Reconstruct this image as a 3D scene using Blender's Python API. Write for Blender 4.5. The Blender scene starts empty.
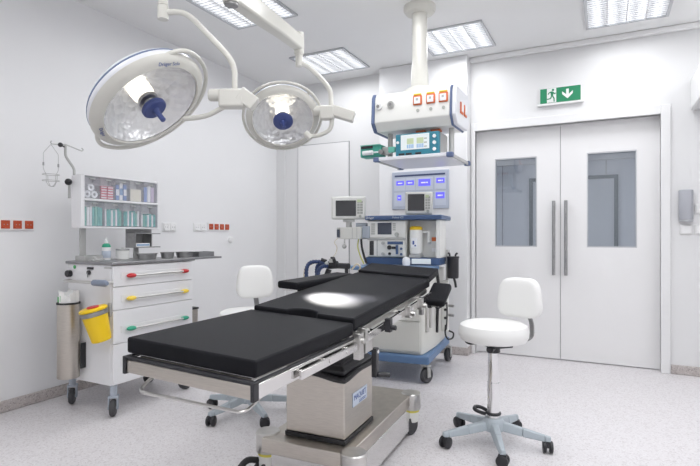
import bpy, math, random
from math import sin, cos, pi, radians, sqrt
from mathutils import Matrix, Vector
random.seed(7)
COL = bpy.context.scene.collection
V = Vector

# ------------------------------------------------------------------ materials
MATS = {}
def mat(name, col, rough=.5, metal=0.0, noise=0.0, nscale=40, bump=0.0, bscale=200, coat=0.0, emit=None, estr=0.0,
        stretch=None, alpha=None, spec=.5):
    m = bpy.data.materials.new(name); m.use_nodes = True
    nt = m.node_tree; b = nt.nodes['Principled BSDF']
    b.inputs['Base Color'].default_value = (*col, 1)
    b.inputs['Roughness'].default_value = rough
    b.inputs['Metallic'].default_value = metal
    b.inputs['Specular IOR Level'].default_value = spec
    b.inputs['Coat Weight'].default_value = coat
    if emit:
        b.inputs['Emission Color'].default_value = (*emit, 1)
        b.inputs['Emission Strength'].default_value = estr
    if noise or bump:
        tc = nt.nodes.new('ShaderNodeTexCoord'); mp = nt.nodes.new('ShaderNodeMapping')
        nt.links.new(tc.outputs['Object'], mp.inputs['Vector'])
        if stretch: mp.inputs['Scale'].default_value = stretch
    if noise:
        n = nt.nodes.new('ShaderNodeTexNoise'); n.inputs['Scale'].default_value = nscale; n.inputs['Detail'].default_value = 4
        nt.links.new(mp.outputs['Vector'], n.inputs['Vector'])
        r = nt.nodes.new('ShaderNodeMapRange'); r.inputs['From Min'].default_value = .3; r.inputs['From Max'].default_value = .7
        r.inputs['To Min'].default_value = 1 - noise; r.inputs['To Max'].default_value = 1 + noise
        nt.links.new(n.outputs['Fac'], r.inputs['Value'])
        mx = nt.nodes.new('ShaderNodeVectorMath'); mx.operation = 'SCALE'; mx.inputs[0].default_value = col
        nt.links.new(r.outputs['Result'], mx.inputs['Scale']); nt.links.new(mx.outputs['Vector'], b.inputs['Base Color'])
    if bump:
        n2 = nt.nodes.new('ShaderNodeTexNoise'); n2.inputs['Scale'].default_value = bscale; n2.inputs['Detail'].default_value = 3
        nt.links.new(mp.outputs['Vector'], n2.inputs['Vector'])
        bp = nt.nodes.new('ShaderNodeBump'); bp.inputs['Strength'].default_value = bump; bp.inputs['Distance'].default_value = .002
        nt.links.new(n2.outputs['Fac'], bp.inputs['Height']); nt.links.new(bp.outputs['Normal'], b.inputs['Normal'])
    MATS[name] = m
    return m
def clearmat(name, tint, gloss=.1, rough=.03, white=0.0):
    m = bpy.data.materials.new(name); m.use_nodes = True; nt = m.node_tree
    nt.nodes.remove(nt.nodes['Principled BSDF']); out = nt.nodes['Material Output']
    t = nt.nodes.new('ShaderNodeBsdfTransparent'); t.inputs['Color'].default_value = (*tint, 1)
    g = nt.nodes.new('ShaderNodeBsdfGlossy'); g.inputs['Roughness'].default_value = rough
    mx = nt.nodes.new('ShaderNodeMixShader'); mx.inputs['Fac'].default_value = gloss
    nt.links.new(t.outputs[0], mx.inputs[1]); nt.links.new(g.outputs[0], mx.inputs[2]); last = mx
    if white:
        d = nt.nodes.new('ShaderNodeBsdfDiffuse'); d.inputs['Color'].default_value = (.85, .86, .9, 1)
        m2 = nt.nodes.new('ShaderNodeMixShader'); m2.inputs['Fac'].default_value = white
        nt.links.new(mx.outputs[0], m2.inputs[1]); nt.links.new(d.outputs[0], m2.inputs[2]); last = m2
    nt.links.new(last.outputs[0], out.inputs['Surface'])
    MATS[name] = m; return m

def floormat(name, base, dark, light):
    m = mat(name, base, .38, spec=.4); nt = m.node_tree; b = nt.nodes['Principled BSDF']
    tc = nt.nodes.new('ShaderNodeTexCoord')
    def speck(scale, th, col, prev):
        v = nt.nodes.new('ShaderNodeTexVoronoi'); v.inputs['Scale'].default_value = scale
        nt.links.new(tc.outputs['Object'], v.inputs['Vector'])
        sp = nt.nodes.new('ShaderNodeSeparateColor'); nt.links.new(v.outputs['Color'], sp.inputs[0])
        r = nt.nodes.new('ShaderNodeMath'); r.operation = 'GREATER_THAN'; r.inputs[1].default_value = th
        nt.links.new(sp.outputs[0], r.inputs[0])
        mx = nt.nodes.new('ShaderNodeMix'); mx.data_type = 'RGBA'
        nt.links.new(r.outputs[0], mx.inputs[0])
        if prev is None: mx.inputs[6].default_value = (*base, 1)
        else: nt.links.new(prev, mx.inputs[6])
        mx.inputs[7].default_value = (*col, 1)
        return mx.outputs[2]
    o = speck(130, .84, dark, None); o = speck(190, .86, light, o); o = speck(70, .93, tuple(.5*a+.5*c for a, c in zip(base, dark)), o)
    nt.links.new(o, b.inputs['Base Color']); return m

floormat('vinyl floor', (.70, .675, .69), (.585, .555, .565), (.76, .745, .76))
floormat('vinyl skirting', (.50, .455, .44), (.36, .32, .31), (.60, .56, .55))
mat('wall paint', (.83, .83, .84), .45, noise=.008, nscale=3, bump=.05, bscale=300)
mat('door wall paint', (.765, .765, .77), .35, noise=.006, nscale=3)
mat('ceiling paint', (.87, .87, .87), .7, noise=.01, nscale=2)
mat('door laminate', (.84, .835, .84), .3, noise=.006, nscale=4)
mat('frame white', (.80, .80, .805), .35)
mat('gap grey', (.33, .33, .34), .6)
mat('aluminium', (.55, .56, .58), .35, .8)
mat('steel', (.62, .61, .59), .28, 1, noise=.06, nscale=30, stretch=(1, 1, 14))
mat('brushed steel', (.58, .54, .49), .36, 1, noise=.07, nscale=25, stretch=(1, 1, 18), bump=.05, bscale=120)
mat('polished steel', (.74, .73, .72), .14, 1, noise=.03, nscale=10)
mat('chrome', (.80, .80, .81), .08, 1)
mat('dull steel', (.36, .36, .36), .4, .85, noise=.1, nscale=30)
mat('worktop steel', (.30, .30, .31), .38, .7, noise=.08, nscale=20)
mat('black leather', (.0125, .0128, .0155), .46, bump=.35, bscale=350, noise=.08, nscale=12, spec=.09)
mat('black rubber', (.018, .018, .02), .55, noise=.15, nscale=30)
mat('black plastic', (.022, .022, .026), .35, noise=.1, nscale=30)
mat('tyre grey', (.06, .06, .065), .6)
mat('lamp white', (.68, .67, .62), .3, coat=.15)
mat('lamp cool white', (.80, .81, .85), .3, coat=.15)
mat('lamp blue', (.06, .085, .25), .4)
mat('stripe blue', (.12, .165, .30), .4)
mat('white leather', (.86, .86, .845), .45, bump=.1, bscale=300)
mat('cart white', (.84, .84, .855), .3, noise=.006, nscale=5)
mat('white plastic', (.84, .84, .84), .35)
mat('grey blue plastic', (.40, .44, .50), .4, noise=.03, nscale=20)
mat('stool grey', (.42, .47, .51), .42, noise=.03, nscale=20)
mat('handle blue grey', (.24, .28, .36), .4)
mat('machine cream', (.70, .70, .66), .38, noise=.015, nscale=8)
mat('machine white', (.80, .80, .77), .35, noise=.01, nscale=8)
mat('machine blue', (.06, .11, .23), .38, noise=.04, nscale=12)
mat('base blue', (.115, .21, .38), .38, noise=.04, nscale=12)
mat('pale blue', (.30, .45, .62), .4)
mat('teal', (.035, .22, .30), .4)
mat('green plastic', (.06, .36, .28), .4)
mat('mint green', (.15, .50, .40), .4)
mat('red', (.55, .03, .035), .4)
mat('socket orange', (.50, .075, .022), .4)
mat('outlet orange', (.75, .17, .05), .4)
mat('yellow', (.90, .60, .01), .4, noise=.03, nscale=10)
mat('handle yellow', (.85, .62, .06), .4)
mat('handle green', (.03, .36, .22), .4)
mat('sign green', (.015, .24, .11), .4)
mat('sign white', (.82, .84, .83), .5)
mat('screen dark', (.035, .035, .04), .2, coat=.3)
mat('screen slate', (.06, .07, .10), .25, coat=.3)
mat('display white', (.62, .66, .67), .3, emit=(.8, .85, .86), estr=.25)
mat('display lime', (.45, .52, .35), .4, emit=(.6, .72, .4), estr=.2)
mat('display blue', (.25, .40, .60), .4, emit=(.3, .5, .8), estr=.2)
mat('panel blue grey', (.46, .50, .60), .35, noise=.01, nscale=6)
mat('panel line', (.56, .60, .70), .4)
mat('panel navy', (.05, .07, .16), .4)
mat('lit violet', (.10, .10, .5), .4, emit=(.13, .11, .85), estr=.75)
mat('lit pale', (.5, .5, .9), .4, emit=(.55, .55, 1.0), estr=.8)
mat('dispenser grey', (.42, .43, .47), .4)
mat('paper', (.86, .86, .85), .7, bump=.3, bscale=60)
mat('label blue', (.20, .36, .60), .5)
mat('plate pale', (.52, .58, .68), .4)
mat('ink blue', (.05, .10, .32), .5)
mat('cream pad', (.85, .81, .67), .7)
mat('pack teal', (.06, .46, .42), .5, noise=.1, nscale=40)
mat('pack red', (.75, .09, .16), .5)
mat('pack blue', (.16, .27, .58), .5)
mat('pack lilac', (.66, .55, .72), .5)
mat('pack white', (.88, .89, .90), .5)
mat('hose beige', (.62, .55, .42), .5)
mat('hose blue', (.022, .045, .13), .4)
mat('hose yellow', (.55, .55, .15), .5)
mat('silver grey', (.50, .50, .49), .35, .3)
mat('keypad grey', (.44, .45, .42), .5)
mat('ceramic', (.82, .82, .80), .25)
mat('corridor paint', (.64, .66, .70), .6)
mat('corridor door', (.58, .60, .63), .5)
mat('corridor frame', (.10, .13, .15), .5)
mat('tag yellow', (.75, .68, .12), .5)
mat('tag orange', (.80, .20, .05), .5)
mat('lamp glow', (.9, .88, .8), .4, emit=(1.0, .93, .80), estr=1.5)
mat('led green', (.05, .4, .1), .4)
mat('bag black', (.012, .012, .014), .38, bump=.6, bscale=25)
clearmat('door glass', (.84, .87, .90), .10)
clearmat('bin clear', (.985, .985, .995), .03, .05, .14)
clearmat('lamp glass', (.97, .97, .97), .04)
def reflector_mat():
    m = mat('reflector', (.90, .91, .93), .2, .5); nt = m.node_tree; b = nt.nodes['Principled BSDF']
    tc = nt.nodes.new('ShaderNodeTexCoord'); v = nt.nodes.new('ShaderNodeTexVoronoi'); v.inputs['Scale'].default_value = 26
    nt.links.new(tc.outputs['Object'], v.inputs['Vector'])
    bp = nt.nodes.new('ShaderNodeBump'); bp.inputs['Strength'].default_value = .6; bp.inputs['Distance'].default_value = .01
    nt.links.new(v.outputs['Distance'], bp.inputs['Height']); nt.links.new(bp.outputs['Normal'], b.inputs['Normal'])
reflector_mat()
def diffuser_mat(strength):
    m = bpy.data.materials.new('light panel'); m.use_nodes = True; nt = m.node_tree
    b = nt.nodes['Principled BSDF']; b.inputs['Base Color'].default_value = (.8, .82, .86, 1)
    tc = nt.nodes.new('ShaderNodeTexCoord')
    w = nt.nodes.new('ShaderNodeTexWave'); w.inputs['Scale'].default_value = 3.1; w.bands_direction = 'X'; w.inputs['Distortion'].default_value = .3
    n = nt.nodes.new('ShaderNodeTexVoronoi'); n.inputs['Scale'].default_value = 26
    nt.links.new(tc.outputs['Object'], w.inputs['Vector']); nt.links.new(tc.outputs['Object'], n.inputs['Vector'])
    a = nt.nodes.new('ShaderNodeMath'); a.operation = 'MULTIPLY_ADD'
    nt.links.new(n.outputs['Distance'], a.inputs[0]); a.inputs[1].default_value = .5; nt.links.new(w.outputs['Fac'], a.inputs[2])
    r = nt.nodes.new('ShaderNodeMapRange'); r.inputs['From Max'].default_value = 1.3; r.inputs['To Min'].default_value = strength*1.25; r.inputs['To Max'].default_value = strength*.42
    nt.links.new(a.outputs[0], r.inputs['Value'])
    b.inputs['Emission Color'].default_value = (.93, .96, 1.0, 1)
    nt.links.new(r.outputs['Result'], b.inputs['Emission Strength'])
    MATS['light panel'] = m
PANEL = .95
diffuser_mat(PANEL)

# ------------------------------------------------------------------ mesh helpers
def axis_matrix(p, z, x=None):
    z = V(z).normalized()
    if x is None: x = V((1, 0, 0)) if abs(z.x) < .9 else V((0, 1, 0))
    x = V(x); x = (x - z*x.dot(z)).normalized(); y = z.cross(x)
    M = Matrix((x, y, z)).transposed().to_4x4(); M.translation = V(p); return M
def spline(pts, n=6):
    P = [V(p) for p in pts]; P = [P[0]*2 - P[1]] + P + [P[-1]*2 - P[-2]]; o = []
    for i in range(1, len(P)-2):
        a, b, c, d = P[i-1:i+3]
        for k in range(n):
            t = k/n
            o.append(.5*((2*b) + (c-a)*t + (2*a-5*b+4*c-d)*t*t + (3*b-a-3*c+d)*t**3))
    o.append(P[-2]); return o
def rounded(pts, r, n=5):
    P = [V(p) for p in pts]; o = [P[0]]
    for i in range(1, len(P)-1):
        a, b, c = P[i-1], P[i], P[i+1]
        d1 = min(r, (a-b).length*.48); d2 = min(r, (c-b).length*.48)
        s, e = b + (a-b).normalized()*d1, b + (c-b).normalized()*d2
        for k in range(n+1):
            t = k/n; o.append((1-t)**2*s + 2*t*(1-t)*b + t*t*e)
    o.append(P[-1]); return o

class MB:
    def __init__(self, M=None): self.v = []; self.f = []; self.k = []; self.M = M or Matrix(); self.ms = []
    def use(self, name):
        if name not in self.ms: self.ms.append(name)
        self.cur = self.ms.index(name); return self
    def add(self, vs, fs, M=None):
        T = self.M @ M if M is not None else self.M
        o = len(self.v); self.v += [T @ V(p) for p in vs]; self.f += [[i+o for i in f] for f in fs]
        self.k += [getattr(self, 'cur', 0)]*len(fs); return self
    def box(self, x0, x1, y0, y1, z0, z1, M=None):
        vs = [(x, y, z) for z in (z0, z1) for y in (y0, y1) for x in (x0, x1)]
        return self.add(vs, [(0, 2, 3, 1), (4, 5, 7, 6), (0, 1, 5, 4), (2, 6, 7, 3), (0, 4, 6, 2), (1, 3, 7, 5)], M)
    def cbox(self, c, s, M=None):
        return self.box(c[0]-s[0]/2, c[0]+s[0]/2, c[1]-s[1]/2, c[1]+s[1]/2, c[2]-s[2]/2, c[2]+s[2]/2, M)
    def hexa(self, p8): # bottom 4 ccw, top 4 ccw
        return self.add(p8, [(3, 2, 1, 0), (4, 5, 6, 7), (0, 1, 5, 4), (1, 2, 6, 5), (2, 3, 7, 6), (3, 0, 4, 7)])
    def lathe(self, prof, n=32, M=None):
        vs = []; fs = []; idx = []
        for r, z in prof:
            if r < 1e-6: idx.append([len(vs)]*n); vs.append((0, 0, z))
            else:
                idx.append(list(range(len(vs), len(vs)+n)))
                vs += [(r*cos(2*pi*i/n), r*sin(2*pi*i/n), z) for i in range(n)]
        for a, b in zip(idx, idx[1:]):
            for i in range(n):
                j = (i+1) % n; q = [a[i], a[j], b[j], b[i]]; u = []
                for t in q:
                    if t not in u: u.append(t)
                if len(u) > 2: fs.append(u)
        return self.add(vs, fs, M)
    def cyl(self, p0, p1, r0, r1=None, n=20):
        p0, p1 = V(p0), V(p1); h = (p1-p0).length; r1 = r0 if r1 is None else r1
        return self.lathe([(0, 0), (r0, 0), (r1, h), (0, h)], n, axis_matrix(p0, p1-p0))
    def tube(self, pts, r, n=10, closed=False, flat=None):
        P = [V(p) for p in pts]; N = len(P); vs = []; fs = []; up = None
        for i in range(N):
            t = (P[(i+1) % N]-P[i-1]) if closed else (P[min(i+1, N-1)]-P[max(i-1, 0)])
            t.normalize()
            if up is None: up = V((0, 0, 1)) if abs(t.z) < .9 else V((1, 0, 0))
            x = (up - t*up.dot(t)).normalized(); y = t.cross(x); up = x
            rr = r[i] if isinstance(r, (list, tuple)) else r
            fl = flat or 1
            vs += [P[i] + x*rr*cos(2*pi*k/n)*fl + y*rr*sin(2*pi*k/n) for k in range(n)]
        for i in range(N if closed else N-1):
            for k in range(n):
                a, b = i*n, ((i+1) % N)*n; fs.append((a+k, a+(k+1) % n, b+(k+1) % n, b+k))
        if not closed: fs += [tuple(range(n))[::-1], tuple(range((N-1)*n, N*n))]
        return self.add(vs, fs)
    def prism(self, poly, z0, z1, M=None):
        n = len(poly); vs = [(x, y, z0) for x, y in poly] + [(x, y, z1) for x, y in poly]
        return self.add(vs, [tuple(range(n))[::-1], tuple(range(n, 2*n))] + [(i, (i+1) % n, n+(i+1) % n, n+i) for i in range(n)], M)
    def ball(self, c, r, n=16, sc=(1, 1, 1)):
        M = Matrix.Translation(V(c)) @ Matrix.Diagonal((*sc, 1))
        return self.lathe([(r*sin(pi*i/8), -r*cos(pi*i/8)) for i in range(9)], n, M)
    def grid(self, fn, nu, nv):
        vs = [fn(i/nu, j/nv) for j in range(nv+1) for i in range(nu+1)]
        return self.add(vs, [(j*(nu+1)+i, j*(nu+1)+i+1, (j+1)*(nu+1)+i+1, (j+1)*(nu+1)+i) for j in range(nv) for i in range(nu)])
    def build(self, name, m=None, parent=None, bevel=0, seg=2, world=False, smooth=True, angle=38, subsurf=0):
        me = bpy.data.meshes.new(name)
        vs = self.v
        if world and parent is not None:
            I = wm(parent).inverted(); vs = [I @ p for p in vs]
        me.from_pydata([tuple(p) for p in vs], [], self.f)
        for q in (self.ms or [m]): me.materials.append(MATS[q])
        if self.ms: me.polygons.foreach_set('material_index', self.k)
        import bmesh
        bm = bmesh.new(); bm.from_mesh(me); bmesh.ops.recalc_face_normals(bm, faces=bm.faces); bm.to_mesh(me); bm.free()
        me.update()
        if smooth:
            me.polygons.foreach_set('use_smooth', [True]*len(me.polygons)); me.set_sharp_from_angle(angle=radians(angle))
        o = bpy.data.objects.new(name, me); COL.objects.link(o)
        if parent is not None: o.parent = parent
        if bevel:
            b = o.modifiers.new('bevel', 'BEVEL'); b.width = bevel; b.segments = seg; b.limit_method = 'ANGLE'; b.angle_limit = radians(35); b.harden_normals = False
        if subsurf:
            s = o.modifiers.new('sub', 'SUBSURF'); s.levels = s.render_levels = subsurf
        return o
def wm(o):
    M = Matrix.LocRotScale(o.location, o.rotation_euler, o.scale)
    return wm(o.parent) @ M if o.parent else M
def tag(o, label, cat, group=None):
    o['label'] = label; o['category'] = cat
    if group: o['group'] = group
    return o
def thing(name, label, cat, loc=(0, 0, 0), rz=0, group=None):
    o = bpy.data.objects.new(name, None); COL.objects.link(o); o.empty_display_size = .1
    o.location = loc; o.rotation_euler = (0, 0, rz); return tag(o, label, cat, group)
def struct(name, mb, m=None, parent=None, label=None, cat=None, **k):
    o = mb.build(name, m, parent, **k)
    if parent is None:
        o['kind'] = 'structure'
        if label: o['label'] = label; o['category'] = cat
    return o
def copy_tree(o, parent=None):
    c = o.copy(); COL.objects.link(c)
    if parent: c.parent = parent
    for ch in list(o.children): copy_tree(ch, c)
    return c
def place(o, label, loc, rz=0, group=None):
    c = copy_tree(o); c.location = loc; c.rotation_euler = (0, 0, rz); c['label'] = label
    if group: c['group'] = group
    return c
def text(name, s, size, M, m, parent=None, ext=.0004, world=False, sx=1.0):
    cu = bpy.data.curves.new(name, 'FONT'); cu.body = s; cu.size = size; cu.extrude = ext; cu.align_x = 'CENTER'; cu.align_y = 'CENTER'
    t = bpy.data.objects.new(name, cu); COL.objects.link(t)
    bpy.context.view_layer.update()
    me = bpy.data.meshes.new_from_object(t.evaluated_get(bpy.context.evaluated_depsgraph_get()))
    bpy.data.objects.remove(t); bpy.data.curves.remove(cu)
    me.name = name
    T = (wm(parent).inverted() @ M) if (world and parent) else M
    me.transform(T @ Matrix.Diagonal((sx, 1, 1, 1)))
    me.materials.clear(); me.materials.append(MATS[m])
    o = bpy.data.objects.new(name, me); COL.objects.link(o)
    if parent: o.parent = parent
    return o
def facing(p, right, up):   # text/plane matrix: local x -> right, y -> up
    r, u = V(right).normalized(), V(up).normalized(); n = r.cross(u)
    M = Matrix((r, u, n)).transposed().to_4x4(); M.translation = V(p); return M

# ------------------------------------------------------------------ room shell
XL, XR, YB, YF, ZC = -3.39, 1.75, 4.81, -1.35, 2.806
DX0, DX1, DH = -1.095, .41, 2.108        # double-door opening
struct('floor', MB().box(XL-.2, XR+.2, YF-.2, YB+.2, -.12, 0), 'vinyl floor')
struct('ceiling', MB().box(XL-.2, XR+.2, YF-.2, YB+.2, ZC, ZC+.12), 'ceiling paint')
struct('wall_left', MB().box(XL-.2, XL, YF-.2, YB+.2, 0, ZC), 'wall paint')
struct('wall_right', MB().box(XR, XR+.2, YF-.2, YB+.2, 0, ZC), 'wall paint')
struct('wall_front', MB().box(XL, XR, YF-.2, YF, 0, ZC), 'wall paint')
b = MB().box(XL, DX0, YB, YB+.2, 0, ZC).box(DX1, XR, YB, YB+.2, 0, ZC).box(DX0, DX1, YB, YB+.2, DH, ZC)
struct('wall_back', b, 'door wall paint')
struct('wall_pier', MB().box(-2.034, -1.141, 4.67, YB, 0, ZC), 'wall paint', bevel=.006)
# shallow ceiling cove along the walls
struct('trim_1', MB().box(-1.141, XR, YB-.05, YB, ZC-.045, ZC), 'ceiling paint', bevel=.012)
# skirting
def skirt(name, x0, x1, y0, y1): struct(name, MB().box(x0, x1, y0, y1, 0, .075), 'vinyl skirting', bevel=.008)
skirt('baseboard_left', XL, XL+.012, YF, YB)
skirt('baseboard_pier', -2.046, -1.141, 4.658, 4.67)
skirt('baseboard_pier_end', -1.141, -1.129, 4.658, 4.81)
skirt('baseboard_back', XL+.012, -3.29, 4.798, YB)
skirt('baseboard_right', .478, XR, 4.798, YB)
# white portal frame round the double doors
b = MB().box(-1.129, DX0, 4.785, 4.845, 0, DH+.075).box(DX1, DX1+.068, 4.785, 4.845, 0, DH+.075).box(DX0, DX1, 4.785, 4.845, DH, DH+.075)
struct('trim_2', b, 'frame white', bevel=.004)

def swing_door(name, x0, x1, wx0, wx1, hx, label):
    y0, y1, z0, z1, wz0, wz1 = 4.885, 4.93, .008, DH, 1.015, 1.846
    b = MB().box(x0, wx0, y0, y1, z0, z1).box(wx1, x1, y0, y1, z0, z1).box(wx0, wx1, y0, y1, z0, wz0).box(wx0, wx1, y0, y1, wz1, z1)
    d = struct(name, b, 'door laminate', label=label, cat='door')
    t = .010
    f = MB().box(wx0, wx0+t, y0+.004, y1-.004, wz0, wz1).box(wx1-t, wx1, y0+.004, y1-.004, wz0, wz1).box(wx0+t, wx1-t, y0+.004, y1-.004, wz0, wz0+t).box(wx0+t, wx1-t, y0+.004, y1-.004, wz1-t, wz1)
    f.build('window_frame', 'aluminium', d)
    MB().box(wx0+t, wx1-t, y0+.018, y0+.024, wz0+t, wz1-t).build('window_pane', 'door glass', d)
    h = MB().cyl((hx, y0-.055, .765), (hx, y0-.055, 1.43), .014, n=16)
    for z in (.80, 1.395): h.cyl((hx, y0-.055, z), (hx, y0, z), .010, n=12)
    h.build('door_handle', 'dull steel', d)
    return d
swing_door('door_1', DX0, -.355, -.928, -.551, -.404, 'left leaf of the white double doors')
swing_door('door_2', -.350, DX1, -.137, .247, -.304, 'right leaf of the white double doors')
MB().box(-.355, -.350, 4.90, 4.92, .008, DH).build('trim_3', 'gap grey')['kind'] = 'structure'
# flush single door left of the pier
d = struct('door_3', MB().box(-3.086, -2.446, YB-.012, YB, .01, 2.128), 'door laminate', label='closed flush white door behind the anaesthesia machine', cat='door')
b = MB().box(-3.094, -3.086, YB-.006, YB, .0, 2.136).box(-2.446, -2.438, YB-.006, YB, 0, 2.136).box(-3.086, -2.446, YB-.006, YB, 2.128, 2.136)
b.build('door_seal', 'gap grey', d)
struct('trim_4', MB().box(-3.275, -3.262, YB-.008, YB, 0, ZC), 'wall paint')
# corridor behind the door glass
b = MB().box(-3.2, 2.6, 9.2, 9.3, 0, 2.7)
struct('wall_corridor', b, 'corridor paint')
struct('wall_corridor_left', MB().box(-3.3, -3.2, 5.01, 9.3, 0, 2.7), 'corridor paint')
struct('wall_corridor_right', MB().box(2.6, 2.7, 5.01, 9.3, 0, 2.7), 'corridor paint')
struct('floor_corridor', MB().box(-3.3, 2.7, 5.01, 9.3, -.1, 0), 'vinyl floor')
struct('ceiling_corridor', MB().box(-3.3, 2.7, 5.01, 9.3, 2.7, 2.8), 'corridor paint')
d = struct('door_4', MB().box(-1.10, .14, 9.17, 9.2, 0, 2.05), 'corridor door', label='grey door across the corridor seen through the door glass', cat='door')
MB().box(-1.16, -1.10, 9.15, 9.2, 0, 2.11).box(.14, .20, 9.15, 9.2, 0, 2.11).box(-1.10, .14, 9.15, 9.2, 2.05, 2.11).build('door_frame', 'corridor frame', d)
struct('trim_5', MB().box(-3.2, 2.6, 9.14, 9.2, 2.36, 2.44), 'frame white')
b = MB()
for x in (-1.62, -.62, .02, .55, 1.1): b.box(x, x+.012, 9.188, 9.2, .1, 2.36)
struct('trim_6', b, 'gap grey')

# ------------------------------------------------------------------ ceiling lights
def ceiling_light(x0, y0, label):
    w, h = .575, .575; t = thing('ceiling_light', label, 'ceiling light', (x0+w/2, y0+h/2, ZC), 0, 'square louvred ceiling lights')
    fr = .022; X, Y = w/2, h/2
    b = MB().box(-X, -X+fr, -Y, Y, -.014, 0).box(X-fr, X, -Y, Y, -.014, 0).box(-X+fr, X-fr, -Y, -Y+fr, -.014, 0).box(-X+fr, X-fr, Y-fr, Y, -.014, 0)
    b.build('frame', 'aluminium', t)
    MB().box(-X+fr, X-fr, -Y+fr, Y-fr, -.004, 0).build('diffuser', 'light panel', t)
    l = MB()
    for i in range(1, 4): x = -X+fr+(w-2*fr)*i/4; l.box(x-.004, x+.004, -Y+fr, Y-fr, -.012, -.004)
    for i in range(1, 14): y = -Y+fr+(h-2*fr)*i/14; l.box(-X+fr, X-fr, y-.0015, y+.0015, -.011, -.004)
    l.build('louvre', 'frame white', t)
LX = (-2.66, -1.43, -.135)
ceiling_light(LX[2], 3.95, 'square louvred ceiling light above the double doors, right of the exit sign')
ceiling_light(LX[1], 3.965, 'square louvred ceiling light just right of the ceiling pendant column')
ceiling_light(LX[0], 3.98, 'square louvred ceiling light above the small surgical lamp in the far corner')
ceiling_light(LX[0], 2.665, 'square louvred ceiling light at the top edge, crossed by a surgical lamp arm')
def area(x, y, z, sx, sy, e, col=(.975, .985, 1), rot=(0, 0, 0)):
    l = bpy.data.lights.new('room_light', 'AREA'); l.shape = 'RECTANGLE'; l.spread = radians(SPREAD) if sx < .7 else pi; l.size = sx; l.size_y = sy; l.energy = e; l.color = col
    o = bpy.data.objects.new('room_light', l); COL.objects.link(o); o.location = (x, y, z); o.rotation_euler = rot; return o
# the same luminaires elsewhere on the ceiling, outside the frame
AE = 6.7; SPREAD = 172
for (x, y) in ((LX[1], 2.665), (LX[2], 2.665), (LX[1], 1.35), (LX[2], 1.35), (1.15, 3.95), (1.15, 2.665), (1.15, 1.35),
               (LX[0], .6), (LX[1], .05), (LX[2], .05), (1.15, .05), (LX[1], -1.1), (LX[2], -1.1)):
    area(x+.28, y+.28, ZC-.01, .54, .54, AE)
for (x, y) in ((LX[2], 3.95), (LX[1], 3.965), (LX[0], 3.98), (LX[0], 2.665)): area(x+.2875, y+.2875, ZC-.016, .52, .52, AE)
for x in (-1.6, .6): area(x, 7.2, 2.66, 1.2, .3, 25, (.94, .96, 1.0))

# ------------------------------------------------------------------ exit sign, wall fittings
t = thing('exit_sign', 'green emergency exit sign above the double doors', 'sign', (-.346, YB, 2.35))
def W(mb, *a, **k): return mb.build(*a, world=True, **k)
W(MB().box(-.535, -.16, YB-.035, YB, 2.275, 2.292), 'base_rail', 'white plastic', t, bevel=.003)
W(MB().box(-.515, -.178, YB-.03, YB, 2.292, 2.427), 'housing', 'white plastic', t, bevel=.002)
W(MB().box(-.511, -.182, YB-.0325, YB-.03, 2.295, 2.424), 'green_panel', 'sign green', t)
y = YB-.0345
def flatpoly(mb, poly, th=.0015): # polygon in x,z
    return mb.prism(poly, 0, th, facing((0, y, 0), (1, 0, 0), (0, 0, 1)))
W(flatpoly(MB(), [(-.455, 2.297), (-.378, 2.297), (-.378, 2.422), (-.455, 2.422)]), 'doorway_symbol', 'sign white', t)
y = YB-.0355
b = MB()
hx = -.405
flatpoly(b, [(hx+.010*cos(a*pi/6), 2.4065+.010*sin(a*pi/6)) for a in range(12)])
flatpoly(b, [(-.424, 2.394), (-.408, 2.394), (-.401, 2.375), (-.405, 2.352), (-.421, 2.352), (-.424, 2.372)])   # torso
flatpoly(b, [(-.405, 2.392), (-.390, 2.377), (-.380, 2.380), (-.380, 2.373), (-.393, 2.367), (-.409, 2.381)])    # front arm
flatpoly(b, [(-.422, 2.394), (-.441, 2.386), (-.449, 2.371), (-.442, 2.368), (-.435, 2.379), (-.420, 2.384)])   # rear arm
flatpoly(b, [(-.414, 2.354), (-.403, 2.354), (-.391, 2.332), (-.391, 2.302), (-.400, 2.302), (-.401, 2.329)])    # front leg
flatpoly(b, [(-.421, 2.354), (-.411, 2.352), (-.421, 2.329), (-.446, 2.324), (-.465, 2.325), (-.465, 2.332), (-.446, 2.333), (-.428, 2.336)])  # rear leg
W(b, 'running_figure', 'sign green', t)
b = MB()
flatpoly(b, [(-.298, 2.402), (-.276, 2.402), (-.276, 2.356), (-.244, 2.384), (-.244, 2.360), (-.287, 2.318), (-.330, 2.360), (-.330, 2.384), (-.298, 2.356)])
W(b, 'arrow', 'sign white', t)

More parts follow.
